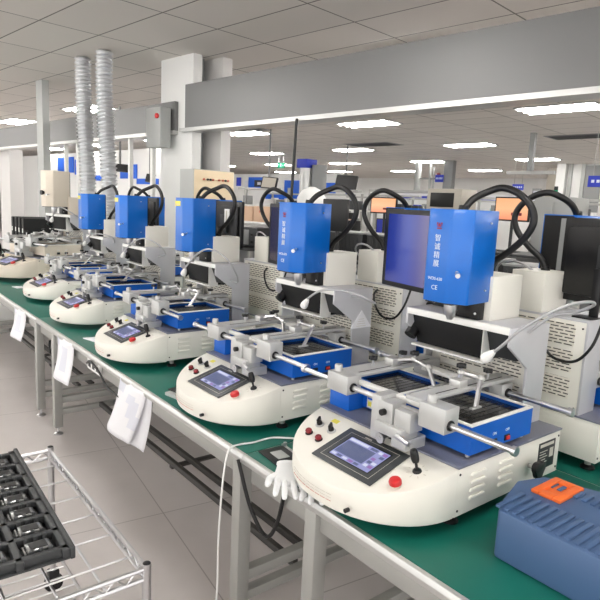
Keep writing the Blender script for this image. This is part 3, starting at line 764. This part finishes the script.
# ------------------------------------------------------------------ room shell
k = MB('floor'); k.box(-48, 14, -8, 36, -.1, 0); struct(k.build('floor'))
k = MB('ceil'); k.box(-42, 12, -8, 27, 3.2, 3.3); o = k.build('ceiling'); o.rotation_euler = (0, 0, A7); struct(o)
def bwall(name, b0, b1, n0, n1, z0, z1, m='wall', nm=None):
    k = MB(m); k.box(b0, b1, n0, n1, z0, z1); o = k.build(name); o.rotation_euler = (0, 0, A7); return struct(o)
bwall('wall_back', -42, 12, 26, 26.2, 0, 3.2)
bwall('wall_left', -42, -41.8, -8, 26, 0, 3.2)
bwall('wall_right', 5.0, 5.2, 6, 26, 0, 3.2)

bwall('beam', -13.5, -6.05, 3.95, 4.1, 2.37, 2.70, 'beam')
o = bwall('beam', -5.84, 6, 3.95, 4.1, 2.385, 2.86, 'beam')
bwall('trim_1', -13.5, -6.05, 3.93, 4.12, 2.33, 2.37, 'alu')
bwall('trim_2', -5.93, 6, 3.93, 4.12, 2.345, 2.385, 'alu')
bwall('column', -12.6, -12.07, 4.2, 4.45, 0, 2.37, 'column')
bwall('column', -6.42, -5.76, 4.0, 4.12, 0, 3.2, 'wall')
bwall('column', -6.05, -5.62, 4.3, 4.44, 0, 3.2, 'column')
bwall('column', -6.2, -5.9, 4.2, 4.25, 0, 3.2, 'greymid')
for b_ in (-9.15, -8.73, -7.19, -6.64): bwall('trim_3', b_ - .025, b_ + .025, 4.0, 4.05, 0, 2.35, 'white_frame')
bwall('column', -9.18, -8.96, 3.6, 3.7, 0, 3.2, 'greybox')

def bthing(name, label, cat, b, n, z=0, group=None, rz=0): return thing(name, label, cat, W(b, n, z), A7 + rz, group)

# ceiling lamps in rows
def lamp():
    R = thing('ceiling_light', '', 'ceiling light')
    k = MB('fixture'); k.box(-.6, .6, -.3, .3, -.004, .0, 0); 
    for x0_, x1_, y0_, y1_ in ((-.6, .6, -.3, -.285), (-.6, .6, .285, .3), (-.6, -.585, -.3, .3), (.585, .6, -.3, .3), (-.6, .6, -.11, -.095), (-.6, .6, .095, .11)): k.box(x0_, x1_, y0_, y1_, -.02, 0)
    k.build('lamp_tray', R)
    t0 = None
    for y in (-.19, 0, .19):
        if t0 is None: k = MB('tube'); k.cyl((-.56, 0, -.02), (.56, 0, -.02), .018, seg=8); t0 = k.build('lamp_tube', R); o = t0
        else: o = t0.copy(); C.objects.link(o)
        o.location = (0, y, 0)
    return R
lp = lamp(); first = True
rown = {0: 'first', 1: 'second'}
for j, n_ in enumerate((-2.6, 1.35, 5.3, 9.2, 13.15, 17.1, 21.05)):
    for i in range(8):
        b_ = 3.65 - i * 3.66 - (.02 * j)
        L_ = lp if first else copy_tree(lp); first = False
        place(L_, W(b_, n_, 3.1985), A7)
        L_['label'] = 'recessed three-tube ceiling light set in the white tile ceiling'; L_['group'] = 'ceiling lights in rows'
# air vents in the ceiling
for b_, n_, s_, lab in ((-4.9, 8.4, 1, 'nearest dark slotted air vent in the ceiling above the blue head'), (-4.6, 12.6, 1.1, 'dark slotted air vent at the upper right of the ceiling'), (-9.7, 12.3, 1.2, 'dusty grey air vent in the ceiling left of the hanging screen'), (-10.4, 8.9, .6, 'small dark red ceiling vent just below the grey beam')):
    R = bthing('ceiling_vent', lab, 'air vent', b_, n_, 3.199)
    k = MB('greymid', 'dark'); k.box(-.6 * s_, .6 * s_, -.3 * s_, .3 * s_, -.012, 0, .002); k.build('vent_frame', R)
    k = MB('dark'); 
    for q_ in range(7): k.box(-.54 * s_, .54 * s_, (-.24 + q_ * .075) * s_, (-.20 + q_ * .075) * s_, -.018, -.010)
    k.build('grille', R)

# flexible foil ducts
for b_, z0, lab in ((-7.04, .78, 'silver flexible duct nearer the grey post'), (-6.50, .78, 'silver flexible duct nearer the white column')):
    k = MB('duct'); pts = []
    n_ = 110
    for i in range(n_ + 1):
        t = i / n_; pts.append((.03 * math.sin(5 * t + b_), .03 * math.cos(4 * t), z0 + (3.19 - z0) * t))
    k.tube(pts, .088, seg=20, sub=1, rib=.14)
    o = k.build('flexible_duct', None, 30); place(o, W(b_, 3.35), A7); tag(o, lab, 'duct', 'silver flexible ducts from the ceiling')

# boxes on the column
R = bthing('electric_box', 'grey electric box with a red light high on the white column', 'electric box', -6.24, 3.925)
k = MB('greybox'); k.box(-.16, .15, -.14, 0, 2.17, 2.62, .004); k.build('housing', R)
k = MB('red'); k.lathe([(.03, 0), (.03, .02), (.015, .03)], (.09, -.14, 2.52), 'Y'); k.build('red_light', R)
R = bthing('control_box', 'cream control box with two clusters of small knobs behind the heads', 'control box', -5.15, 3.6)
k = MB('greybox', 'board'); k.box(-.25, 0, 0, .53, 1.15, 1.90, .004); k.box(0, .006, .005, .525, 1.16, 1.895, .001, m=1); k.box(-.22, -.02, .03, .5, 0, 1.15); k.build('housing', R)
for y in (.12, .17, .205, .24, .32, .37, .405, .44):
    k = MB('black', 'textred2'); k.cyl((.005, y, 1.80), (.022, y, 1.80), .011, seg=10, m=0 if y in (.17, .205, .405) else 1); k.build('control_knob', R)

# steel column machine with blue cap
R = bthing('exhaust_pillar', 'upright steel exhaust pillar with a bright blue cap', 'exhaust pillar', -5.8, 6)
k = MB('alu', 'greymid'); k.cyl((-.06, 0, 0), (-.06, 0, 2.09), .1, seg=20); k.cyl((.13, .05, 0), (.13, .05, 2.13), .105, seg=20, m=1); k.build('pillar_tubes', R)
k = MB('signblue'); k.box(-.17, .03, -.1, .1, 2.09, 2.21, .004); k.build('blue_cap', R)
# leaning black conduit from the beam
k = MB('black'); k.cyl(W(-3.97, 3.9, 2.36), W(-4.02, 3.9, 1.2), .014, seg=10); tag(k.build('conduit'), 'thin black rod hanging from the grey beam down to the benches', 'rod')
# white dome (lamp hood) behind second head
k = MB('white'); k.lathe([(.17, 0), (.16, .08), (.11, .16), (.03, .2)], (0, 0, 1.58)); k.cyl((0, 0, 0), (0, 0, 1.59), .05)
o = k.build('lamp_hood'); place(o, W(-4.5, 4.7)); tag(o, 'white domed hood behind the second lettered head', 'hood')

# partition wall with blue boards, left distance
bwall('wall_partition', -26, -12.3, 9.3, 9.4, 0, 3.0)
for b0, b1, z0, z1, lab in ((-21.8, -20.5, 2.33, 2.87, 'blue wall board left of the small pictured one'), (-20.4, -19.95, 2.26, 2.77, 'narrow blue wall board with a small red and white print'), (-19.65, -18.2, 2.06, 2.23, 'low blue wall board behind the first silver duct'), (-17.2, -16.2, 2.13, 2.55, 'blue wall board behind the hanging black monitor'), (-16.2, -15.0, 1.97, 2.13, 'long low blue wall board between the white posts'), (-14.85, -14.4, 2.0, 2.5, 'blue wall board just left of the white column')):
    k = MB('posterblue', 'white', 'textred2'); k.box(0, b1 - b0, -.03, 0, z0, z1, .004)
    if 'narrow' in lab: k.box(.12, .33, -.034, -.03, z0 + .25, z0 + .42, m=2)
    o = k.build('wall_board'); place(o, W(b0, 9.29), A7); tag(o, lab, 'board', 'blue boards on the white partition')
# distance: boards on the far partition
bwall('wall_far_partition', -24, -14.2, 16.3, 16.4, 0, 2.75)
bwall('wall_low_partition', -14.2, -7.6, 16.3, 16.4, 0, 2.12)
for b0, b1, z0, z1, lab, pic in ((-19.3, -18.0, 2.15, 2.62, 'blue board with a dark picture on the far white wall', 1), (-17.1, -16.2, 1.8, 2.5, 'tall blue board next to the leaning black rod', 0), (-18.2, -17.1, 1.75, 2.0, 'low blue board under the hanging screen', 0), (-15.05, -14.4, 2.05, 2.42, 'blue board right of the steel pillar', 0)):
    R = thing('wall_board', lab, 'board', W(b0, 16.29), A7, 'blue boards on the far wall')
    k = MB('posterblue'); k.box(0, b1 - b0, -.03, 0, z0, z1, .004); k.build('panel', R)
    if pic: k = MB('dark', 'print'); k.box(.4, .95, -.045, -.03, z0 + .08, z1 - .12); k.box(.6, .8, -.05, -.045, z0 + .16, z1 - .2, m=1); k.build('picture', R)
for b0, z0, s_, lab in ((-20.1, 2.25, .3, 'small dark blue sign near the cream control box'), (-19.55, 2.22, .22, 'small pale blue sign next to the pictured blue board'), (-13.9, 2.0, .3, 'small dark blue sign above the hose of the second station'), (-12.4, 1.35, .35, 'small square blue notice low on the far wall')):
    k = MB('signblue' if 'pale' not in lab else 'print'); k.box(0, s_, -.02, 0, z0, z0 + s_ * 1.2, .003); o = k.build('wall_sign'); place(o, W(b0, 16.28), A7); tag(o, lab, 'sign')
# blue rail strip
k = MB('signblue'); k.box(-11.5, -7.5, 16.2, 16.28, 1.95, 2.03); o = k.build('wall_stripe'); o.rotation_euler = (0, 0, A7); tag(o, 'long dark blue band along the far white wall', 'wall band')

# exit sign
R = bthing('exit_sign', 'small green running-man exit sign hanging from the ceiling', 'exit sign', -14.92, 14)
k = MB('green', 'text'); k.box(-.17, .17, -.02, .02, 2.78, 2.96, .005)
k.cyl((.0, -.022, 2.92), (.0, -.024, 2.92), .017, m=1, seg=10)
k.prism([(-.02, 2.86), (.02, 2.86), (.03, 2.905), (-.01, 2.905)], -.024, -.021, 'xz', 1); k.prism([(-.05, 2.81), (-.03, 2.81), (.01, 2.86), (-.015, 2.865)], -.024, -.021, 'xz', 1); k.prism([(.04, 2.80), (.055, 2.81), (.02, 2.86), (.0, 2.86)], -.024, -.021, 'xz', 1)
k.prism([(.07, 2.87), (.11, 2.87), (.11, 2.895), (.14, 2.86), (.11, 2.825), (.11, 2.85), (.07, 2.85)], -.024, -.021, 'xz', 1)
k.build('sign_face', R)
k = MB('chrome'); k.cyl((-.12, 0, 2.95), (-.12, 0, 3.2), .006, seg=6); k.cyl((.12, 0, 2.95), (.12, 0, 3.2), .006, seg=6); k.build('suspension_rod', R)
# hanging TVs
def hang_tv(b, n, z, w, h, lab, m='black', rz=.25, tilt=.25):
    R = bthing('hanging_screen', lab, 'screen', b, n, z, None, rz)
    k = MB('black', m); T = Matrix.Rotation(-tilt, 4, 'X') @ Matrix.Rotation(.06, 4, 'Y')
    k.box(-w / 2, w / 2, -.03, .03, -h / 2, h / 2, .006, mx=T); k.box(-w / 2 + .02, w / 2 - .02, -.032, -.029, -h / 2 + .02, h / 2 - .02, m=1, mx=T); k.build('screen_panel', R)
    k = MB('greymid'); k.cyl((-.04, .03, 0), (-.04, .03, 3.2 - z), .02, seg=8); k.build('ceiling_pole', R)
hang_tv(-10.25, 12, 2.22, .62, .36, 'black hanging screen on a pole in the middle of the hall')
hang_tv(-9.95, 9, 2.03, .4, .26, 'pale hanging screen on a pole left of the leaning black rod', 'beige_wall')
hang_tv(-10.2, 5.5, 2.1, .38, .14, 'tilted black monitor hanging beside the second silver duct')
hang_tv(-10.15, 6.1, 1.95, .2, .16, 'small black monitor on a pole between the white posts')
# LED sign
k = MB('black', 'ledred'); k.box(-.17, .17, -.03, .03, 2.68, 2.86, .005); k.box(-.15, .15, -.033, -.03, 2.70, 2.84, m=1); k.cyl((0, 0, 2.86), (0, 0, 3.2), .01, seg=6)
o = k.build('clock_sign'); place(o, W(-15.6, 17), A7); tag(o, 'small dark red digital sign hanging in the hall', 'sign')

# free-standing orange screens on benches
def orange(b, n, z, w, h, lab, rz=0):
    R = bthing('desktop_monitor', lab, 'monitor', b, n, z, None, rz)
    k = MB('black'); k.box(-w / 2, w / 2, -.02, .02, -h / 2, h / 2, .006); k.build('bezel', R)
    k = MB('screen_orange', 'dark'); k.box(-w / 2 + .018, w / 2 - .018, -.023, -.019, -h / 2 + .02, h / 2 - .018); s_ = k.build('display', R)
    k = MB('dark_red'); k.box(-.0, w * .3, -.0245, -.0228, -h * .26, -h * .14); k.build('dialog_box', R)
    k = MB('dark'); k.cyl((0, .03, 1.105 - z), (0, .03, -h / 2 + .05), .02, seg=10); k.box(-.12, .12, -.08, .1, 1.1 - z, 1.115 - z, .004); k.build('stand', R)
orange(-5.5, 7.35, 1.63, .46, .25, 'orange lit monitor seen over the blue desktop screen', .1)
orange(-3.45, 7.35, 1.65, .47, .31, 'orange lit monitor seen between the two black hose loops')

# background benches with equipment
def desk(b, n, w, d, h, lab, m='greymid', top='dark'):
    R = bthing('equipment_desk', lab, 'desk', b, n)
    k = MB(top); k.box(-w / 2, w / 2, -d / 2, d / 2, h - .03, h, .003); k.build('desktop', R)
    k = MB(m); k.box(-w / 2 + .04, w / 2 - .04, d / 2 - .04, d / 2 - .02, .12, h - .03)
    k.build('back_panel', R)
    for x in (-w / 2 + .03, w / 2 - .03):
        for y in (-d / 2 + .03, d / 2 - .03): k = MB('steel'); k.box(x - .025, x + .025, y - .025, y + .025, 0, h - .03); k.build('leg', R)
desk(-7.0, 5.6, 1.7, .7, .95, 'dark equipment desk behind the yellow-stickered heads')
desk(-4.2, 7.35, 3.6, .7, 1.1, 'long desk carrying the orange lit monitors')
desk(-2.2, 4.9, 1.3, .7, 1.02, 'dark desk behind the nearest station head')
desk(-4.2, 5.3, 1.5, .7, 1.0, 'dark desk behind the gap between the two nearest heads')
desk(-8.3, 7.2, 2.4, .8, 1.25, 'desk carrying the tan boxes in the hall', 'wall', 'wall')
desk(-9.2, 5.6, 2.0, .8, 1.0, 'dark desk beyond the silver ducts')

def instrument(b, n, z, w, d, h, lab, m='greybox', face='dark', group=None, kind='instrument', name='test_instrument'):
    R = bthing(name, lab, kind, b, n, z, group, random.uniform(-.1, .1))
    k = MB(m); k.box(-w / 2, w / 2, -d / 2, d / 2, .015, h, .006); 
    for x in (-w / 2 + .03, w / 2 - .03): k.cyl((x, -d / 2 + .04, 0), (x, -d / 2 + .04, .02), .012, seg=8)
    k.build('housing', R)
    k = MB(face, 'text', 'signblue'); k.box(-w / 2 + .02, w * .12, -d / 2 - .004, -d / 2, .04, h - .03, .001)
    k.build('front_panel', R)
    for i in range(2):
        k = MB('black'); k.cyl((w * .26, -d / 2, h * (.3 + .35 * i)), (w * .26, -d / 2 - .02, h * (.3 + .35 * i)), .018, seg=10); k.build('dial', R)
instrument(-7.55, 5.6, .95, .46, .4, .32, 'grey bench instrument with a dark face left of the second station monitor')
instrument(-6.95, 5.6, .95, .4, .4, .24, 'low grey instrument beside the taller one on the dark desk', 'greymid')
instrument(-6.42, 5.6, .95, .42, .4, .28, 'dark instrument on the desk behind the second lettered head', 'dark', 'greymid')
instrument(-4.7, 8, 1.5 - .53, .6, .5, .6, 'tall grey test cabinet right of the hanging screen', 'greybox')
R = bthing('reflow_oven', 'small oven with a brown glass window behind the nearest blue head', 'oven', -4.75, 8.0, 1.585)
k = MB('beige_wall'); k.box(-.28, .3, -.2, .25, .02, .33, .01); k.build('housing', R)
k = MB('black', 'ledred'); k.box(-.22, .18, -.21, -.2, .06, .27, .004); k.build('oven_window', R)
k = MB('greybox'); k.box(-.2, .2, -.15, .15, -.0, .02); k.build('foot', R)
for b_, w_, h_, lab in ((-8.2, .48, .26, 'tan cardboard box left of the pair on the white desk'), (-7.7, .46, .27, 'tan cardboard box right of the pair on the white desk')):
    R = bthing('cardboard_box', lab, 'box', b_, 7.0, 1.252, 'tan boxes in the hall')
    k = MB('tan'); k.box(-w_ / 2, w_ / 2, -.18, .18, 0, h_, .004); k.build('carton', R)
    k = MB('textred2'); k.box(-.08, 0, -.182, -.18, h_ * .6, h_ * .75); k.build('print', R)
# dark crates and drawers between heads
for i, (b_, n_, z_, w_, h_, lab) in enumerate(((-4.65, 5.3, 1.0, .34, .3, 'black crate left of the three behind the station gap'), (-4.25, 5.3, 1.0, .34, .3, 'black crate middle of the three behind the station gap'), (-3.85, 5.3, 1.0, .34, .3, 'black crate right of the three behind the station gap'), (-2.5, 4.9, 1.02, .36, .17, 'low black crate behind the nearest hose loop'), (-2.05, 4.9, 1.02, .38, .15, 'low grey-lidded crate beside the keyboard desk'))):
    R = bthing('storage_crate', lab, 'crate', b_, n_, z_, 'dark crates on the background desks')
    k = MB('dark', 'greymid'); k.box(-w_ / 2, w_ / 2, -.2, .2, 0, h_, .008)
    for q_ in range(5): k.box(-w_ / 2 + .03 + q_ * (w_ - .06) / 5, -w_ / 2 + .05 + q_ * (w_ - .06) / 5, -.206, -.2, .03, h_ - .04, .001, m=0)
    k.build('crate_body', R)
    k = MB('greymid'); k.box(-w_ / 2 - .006, w_ / 2 + .006, -.206, .206, h_ - .012, h_ + .004, .002); k.build('rim', R)
# black upright monitor backs behind second station
for b_, n_, z_, lab in ((-3.7, 4.2, 1.48, 'black monitor back behind the second station hose loop'), (-5.0, 5.45, 1.22, 'black monitor standing behind the third head')):
    R = bthing('desktop_monitor', lab, 'monitor', b_, n_, z_)
    k = MB('black'); k.box(-.15, .15, -.02, .02, -.13, .17, .006); k.box(-.1, .1, .02, .05, -.08, .1, .01); k.build('bezel', R)
    k = MB('dark'); k.cyl((0, .04, -(z_ - 1.0)), (0, .04, 0), .02, seg=8); k.box(-.1, .1, -.06, .1, -(z_ - 1.0), -(z_ - 1.0) + .012); k.build('stand', R)
desk(-3.7, 4.35, .6, .4, 1.0, 'small stand under the black monitor back')
# grey cabinets and machines at the right
def cabinet(b, n, w, d, h, lab, m='greybox', z=0):
    R = bthing('machine_cabinet', lab, 'cabinet', b, n, z)
    k = MB(m); k.box(-w / 2, w / 2, -d / 2, d / 2, .05, h, .01); k.box(-w / 2 + .03, w / 2 - .03, -d / 2 + .03, d / 2 - .03, 0, .05); k.build('housing', R)
    for s_ in (-1, 1):
        k = MB(m, 'dark'); k.box(s_ * w / 4 - w / 4 + .015, s_ * w / 4 + w / 4 - .015, -d / 2 - .012, -d / 2, .1, h - .06, .004); dr = k.build('door', R)
        k = MB('dark'); k.box(s_ * .05 - .008, s_ * .05 + .008, -d / 2 - .03, -d / 2 - .012, h * .45, h * .55, .003); k.build('handle', dr)
    return R
cabinet(-3.2, 8.3, .55, .5, 1.84, 'grey two-door cabinet behind the loop of the rear black hose')
cabinet(-2.3, 8.7, .9, .5, 1.8, 'pale cabinet with two panes right of the grey two-door one', 'wall')
cabinet(-7.6, 10.6, 1.0, .6, 1.6, 'white cabinet far back under the small blue sign', 'wall')
cabinet(-9.9, 13.4, 1.4, .6, 1.6, 'white cabinet far back below the hanging black screen', 'wall')
cabinet(-5.0, 10.2, .9, .6, 1.5, 'white cabinet right of the small oven', 'wall')
cabinet(-13.4, 10.6, 1.6, .6, 1.5, 'white cabinet far back behind the second head', 'column')
# stack light
R = bthing('stack_light', 'slim stack light with a green lamp on top of a cabinet', 'stack light', -3.3, 8.3, 1.84)
k = MB('dark'); k.cyl((0, 0, 0), (0, 0, .06), .012, seg=8); k.cyl((0, 0, .12), (0, 0, .15), .026, seg=12); k.build('stem', R)
k = MB('green'); k.cyl((0, 0, .06), (0, 0, .1), .026, seg=12); k.build('green_lamp', R)
k = MB('black'); k.cyl((0, 0, .1), (0, 0, .12), .026, seg=12); k.build('red_lamp', R)
# pipes and pole cluster
R = bthing('pipe_stand', 'cluster of slim upright pipes with a small lamp near the grey column', 'pipe stand', -11.1, 17)
k = MB('greybox'); k.cyl((-.3, 0, 0), (-.3, 0, 3.18), .11, seg=12); k.cyl((.18, 0, 0), (.18, 0, 3.18), .04, seg=10); k.cyl((.32, 0, 0), (.32, 0, 3.0), .035, seg=10); k.build('pipes', R)
k = MB('greymid'); k.box(-.2, .5, -.03, .03, 2.6, 2.65); k.box(-.2, 1.1, -.03, .03, 2.15, 2.2); k.build('bracket_arms', R)
k = MB('dark_red'); k.sphere((.5, 0, 2.75), .07, seg=10); k.build('lamp', R)
bwall('column', -10.42, -10.1, 17, 17.2, 0, 3.2, 'greymid')
# rack posts far right
R = bthing('hanging_rail', 'grey ceiling post carrying a short horizontal lamp rail', 'rail', -5.23, 11.75)
k = MB('greymid'); k.box(-.05, .05, -.05, .05, 2.45, 3.2); k.build('post', R)
k = MB('fixture'); k.box(-.47, .5, -.05, .05, 2.39, 2.46, .004); k.build('rail_bar', R)
# right-hand wall and door
bwall('wall_right_front', -7.5, 5, 19, 19.1, 0, 3.2)
bwall('column', -7.52, -7.25, 18.8, 19.0, 0, 3.2, 'wall')
bwall('trim_4', -7.2, -7.1, 18.95, 19, 0, 3.2, 'greybox'); bwall('trim_5', -6.83, -6.72, 18.95, 19, 0, 3.2, 'greybox')
bwall('door_1', -6.7, -6.25, 18.94, 19, 0, 3.15, 'greymid')
bwall('wall_side_bay', -8.5, -7.52, 20.5, 20.6, 0, 3.2, 'beige_wall')
R = bthing('notice_board', 'small grey-framed picture on the far wall left of the stack light', 'picture', -7.3, 17.0)
k = MB('greymid'); k.box(-.13, .13, -.02, .02, 1.95, 2.35, .004); k.build('frame', R)
k = MB('print'); k.box(-.09, .09, -.024, -.02, 2.0, 2.28); k.build('print', R)
k = MB('greymid'); k.cyl((0, .03, 0), (0, .03, 1.9), .015, seg=8); k.build('stand', R)
def hsign(b, n, z0, z1, w, lab, txt=None):
    R = bthing('hanging_sign', lab, 'sign', b, n)
    k = MB('signblue'); k.box(-w / 2, w / 2, -.015, .015, z0, z1, .003); k.build('sign_board', R)
    k = MB('steel'); k.cyl((-w * .35, 0, z1), (-w * .35, 0, 3.2), .005, seg=6); k.cyl((w * .35, 0, z1), (w * .35, 0, 3.2), .005, seg=6); k.build('suspension_rod', R)
    k = MB('text')
    zc = (z0 + z1) / 2; n_ = 5
    for i in range(n_):
        x = -w * .34 + i * w * .68 / (n_ - 1); k.box(x - w * .05, x + w * .05, -.018, -.015, zc - (z1 - z0) * .12, zc + (z1 - z0) * .14)
    k.build('sign_lettering', R)
hsign(-10.5, 16.9, 2.51, 2.74, .3, 'small blue hanging sign beside the grey column')
hsign(-7.88, 17, 2.30, 2.47, .34, 'small blue hanging sign above the right orange monitor')
hsign(-3.9, 12, 2.17, 2.38, .56, 'bright blue hanging sign with white characters at the frame edge')
hsign(-3.93, 12.2, 2.58, 2.82, .25, 'dark blue hanging sign above the bright blue one')

# white pipes on the far bench (small glassware and coats)
R = bthing('lab_coat', 'white and pink work coat hanging in the distance left of the crates', 'coat', -7.0, 8)
k = MB('white', 'pink'); k.prism([(-.22, 1.35), (-.12, 1.5), (.12, 1.5), (.22, 1.35), (.2, .85), (-.2, .85)], -.05, .05, 'xz', 0, .02); k.build('coat_body', R)
k = MB('pink'); k.box(-.1, .14, -.08, -.045, 1.0, 1.3, .01); k.build('pink_cloth', R)
k = MB('steel'); k.cyl((0, .07, 0), (0, .07, 1.6), .015, seg=8); k.cyl((0, .07, 1.52), (0, -.0, 1.5), .008, seg=6); k.build('hanger_pole', R)

# distant workplaces between the cabinets
GD = 'distant workplaces across the hall'
def workplace(i, b, n):
    R = bthing('distant_workplace', 'small distant workplace with shelf frame, screen and instruments', 'workplace', b, n, 0, GD)
    rr = random.Random(i)
    k = MB(rr.choice(['laminate', 'greybox'])); k.box(-.8, .8, -.35, .35, .92, .96, .003); k.build('desktop', R)
    k = MB('greybox'); k.box(-.78, .78, .3, .34, .1, .92); k.build('back_panel', R)
    for x in (-.77, .77): k = MB('steel'); k.box(x - .025, x + .025, .28, .34, 0, 1.95); k.box(x - .025, x + .025, -.33, -.28, 0, .92); k.build('side_frame', R)
    k = MB('laminate'); k.box(-.78, .78, .05, .34, 1.5, 1.53); k.build('shelf', R)
    k = MB('fixture'); k.box(-.7, .7, .0, .12, 1.88, 1.93, .004); k.build('lamp_bar', R)
    x = -.6
    while x < .6:
        w_ = rr.uniform(.12, .32); h_ = rr.uniform(.12, .36)
        k = MB(rr.choice(['dark', 'greybox', 'greymid', 'black', 'wall', 'signblue', 'tan', 'greybox', 'black'])); k.box(x, x + w_, -.1, .2, .96, .96 + h_, .005); k.build('instrument', R)
        if rr.random() < .75: k = MB(rr.choice(['wall', 'dark', 'greybox', 'signblue', 'teal', 'greymid'])); k.box(x, x + w_ * .8, .08, .3, 1.53, 1.53 + rr.uniform(.06, .24), .005); k.build('storage_bin', R)
        x += w_ + rr.uniform(.04, .12)
    k = MB('black', 'print', 'signblue'); xx = rr.uniform(-.4, .4); k.box(xx - .2, xx + .2, -.2, -.17, 1.12, 1.4, .005); k.box(xx - .18, xx + .18, -.203, -.199, 1.14, 1.38, m=rr.choice([0, 1, 2])); k.cyl((xx, -.17, .96), (xx, -.17, 1.15), .02, seg=8); k.build('screen', R)
for i, (b_, n_) in enumerate(((-6.4, 9.0), (-8.4, 9.4), (-10.6, 9.2), (-4.3, 11.6), (-6.6, 12.2), (-8.8, 12.2), (-11.2, 12.6), (-3.2, 13.8), (-5.2, 14.8), (-7.4, 15.0), (-9.6, 15.0), (-12.0, 14.9), (-14.2, 13.4), (-15.4, 11.2), (-1.6, 11.4))): workplace(i, b_, n_)

# crates left of the cream station
for i in range(4):
    R = thing('slim_case', ['front case of the black row beyond the cream station, two white labels', 'second black case of the row beyond the cream station', 'third black case of the row beyond the cream station', 'last black case of the row beyond the cream station'][i], 'case', (-8.75 - i * .2, 2.27, BT), 0, 'black cases beyond the cream station')
    k = MB('black_matte', 'dark'); k.box(-.055, .055, -.24, .24, 0, .5, .008); k.build('case_shell', R)
    if i == 0:
        k = MB('white'); k.box(.055, .057, -.15, -.04, .24, .3); k.box(.055, .057, .05, .16, .24, .3); k.build('label', R)
    k = MB('white'); k.box(-.02, .02, -.243, -.24, .3, .36); k.build('edge_tag', R)
o = MB('teal').box(-.25, .25, -.2, .2, 0, .14, .03).build('folded_cloth'); place(o, (-8.3, 1.35, BT), .2); tag(o, 'pale teal folded cloth at the far left of the bench', 'cloth')
for i in range(5):
    k = MB('rubber'); k.tube([(-8.1 + i * .09, 1.35 + i * .05, BT + .012), (-7.9 + i * .08, 1.5, BZ + .1 + .03 * i), (-7.75 + i * .05, 1.62 - .05 * i, BZ + .12), (-7.6, 1.7 - .1 * i, BT + .013)], .012, seg=8)
    tag(k.build('coiled_cable'), 'black cable in the tangle at the far left end of the bench', 'cable', 'tangled cables on the far bench end')
# under-bench computers far left
for x, lab, m in ((-6.75, 'white computer case under the far bench by the hanging paper', 'white'), (-7.35, 'black computer case under the far bench', 'black')):
    R = thing('computer_case', lab, 'computer', (x, 1.45, .0), 0)
    k = MB(m); k.box(-.1, .1, -.22, .22, .18, .62, .01); k.build('housing', R)
    k = MB('black'); k.box(-.08, .08, -.223, -.22, .45, .52); k.build('drive_bay', R)

# ------------------------------------------------------------------ light and view
w = bpy.data.worlds.new('world'); bpy.context.scene.world = w; w.use_nodes = True
w.node_tree.nodes['Background'].inputs[0].default_value = (1, .99, .97, 1); w.node_tree.nodes['Background'].inputs[1].default_value = 1.1
vs = bpy.context.scene.view_settings
vs.view_transform = 'Standard'; vs.look = 'None'; vs.gamma = 1; vs.use_curve_mapping = False; vs.exposure = 1.34
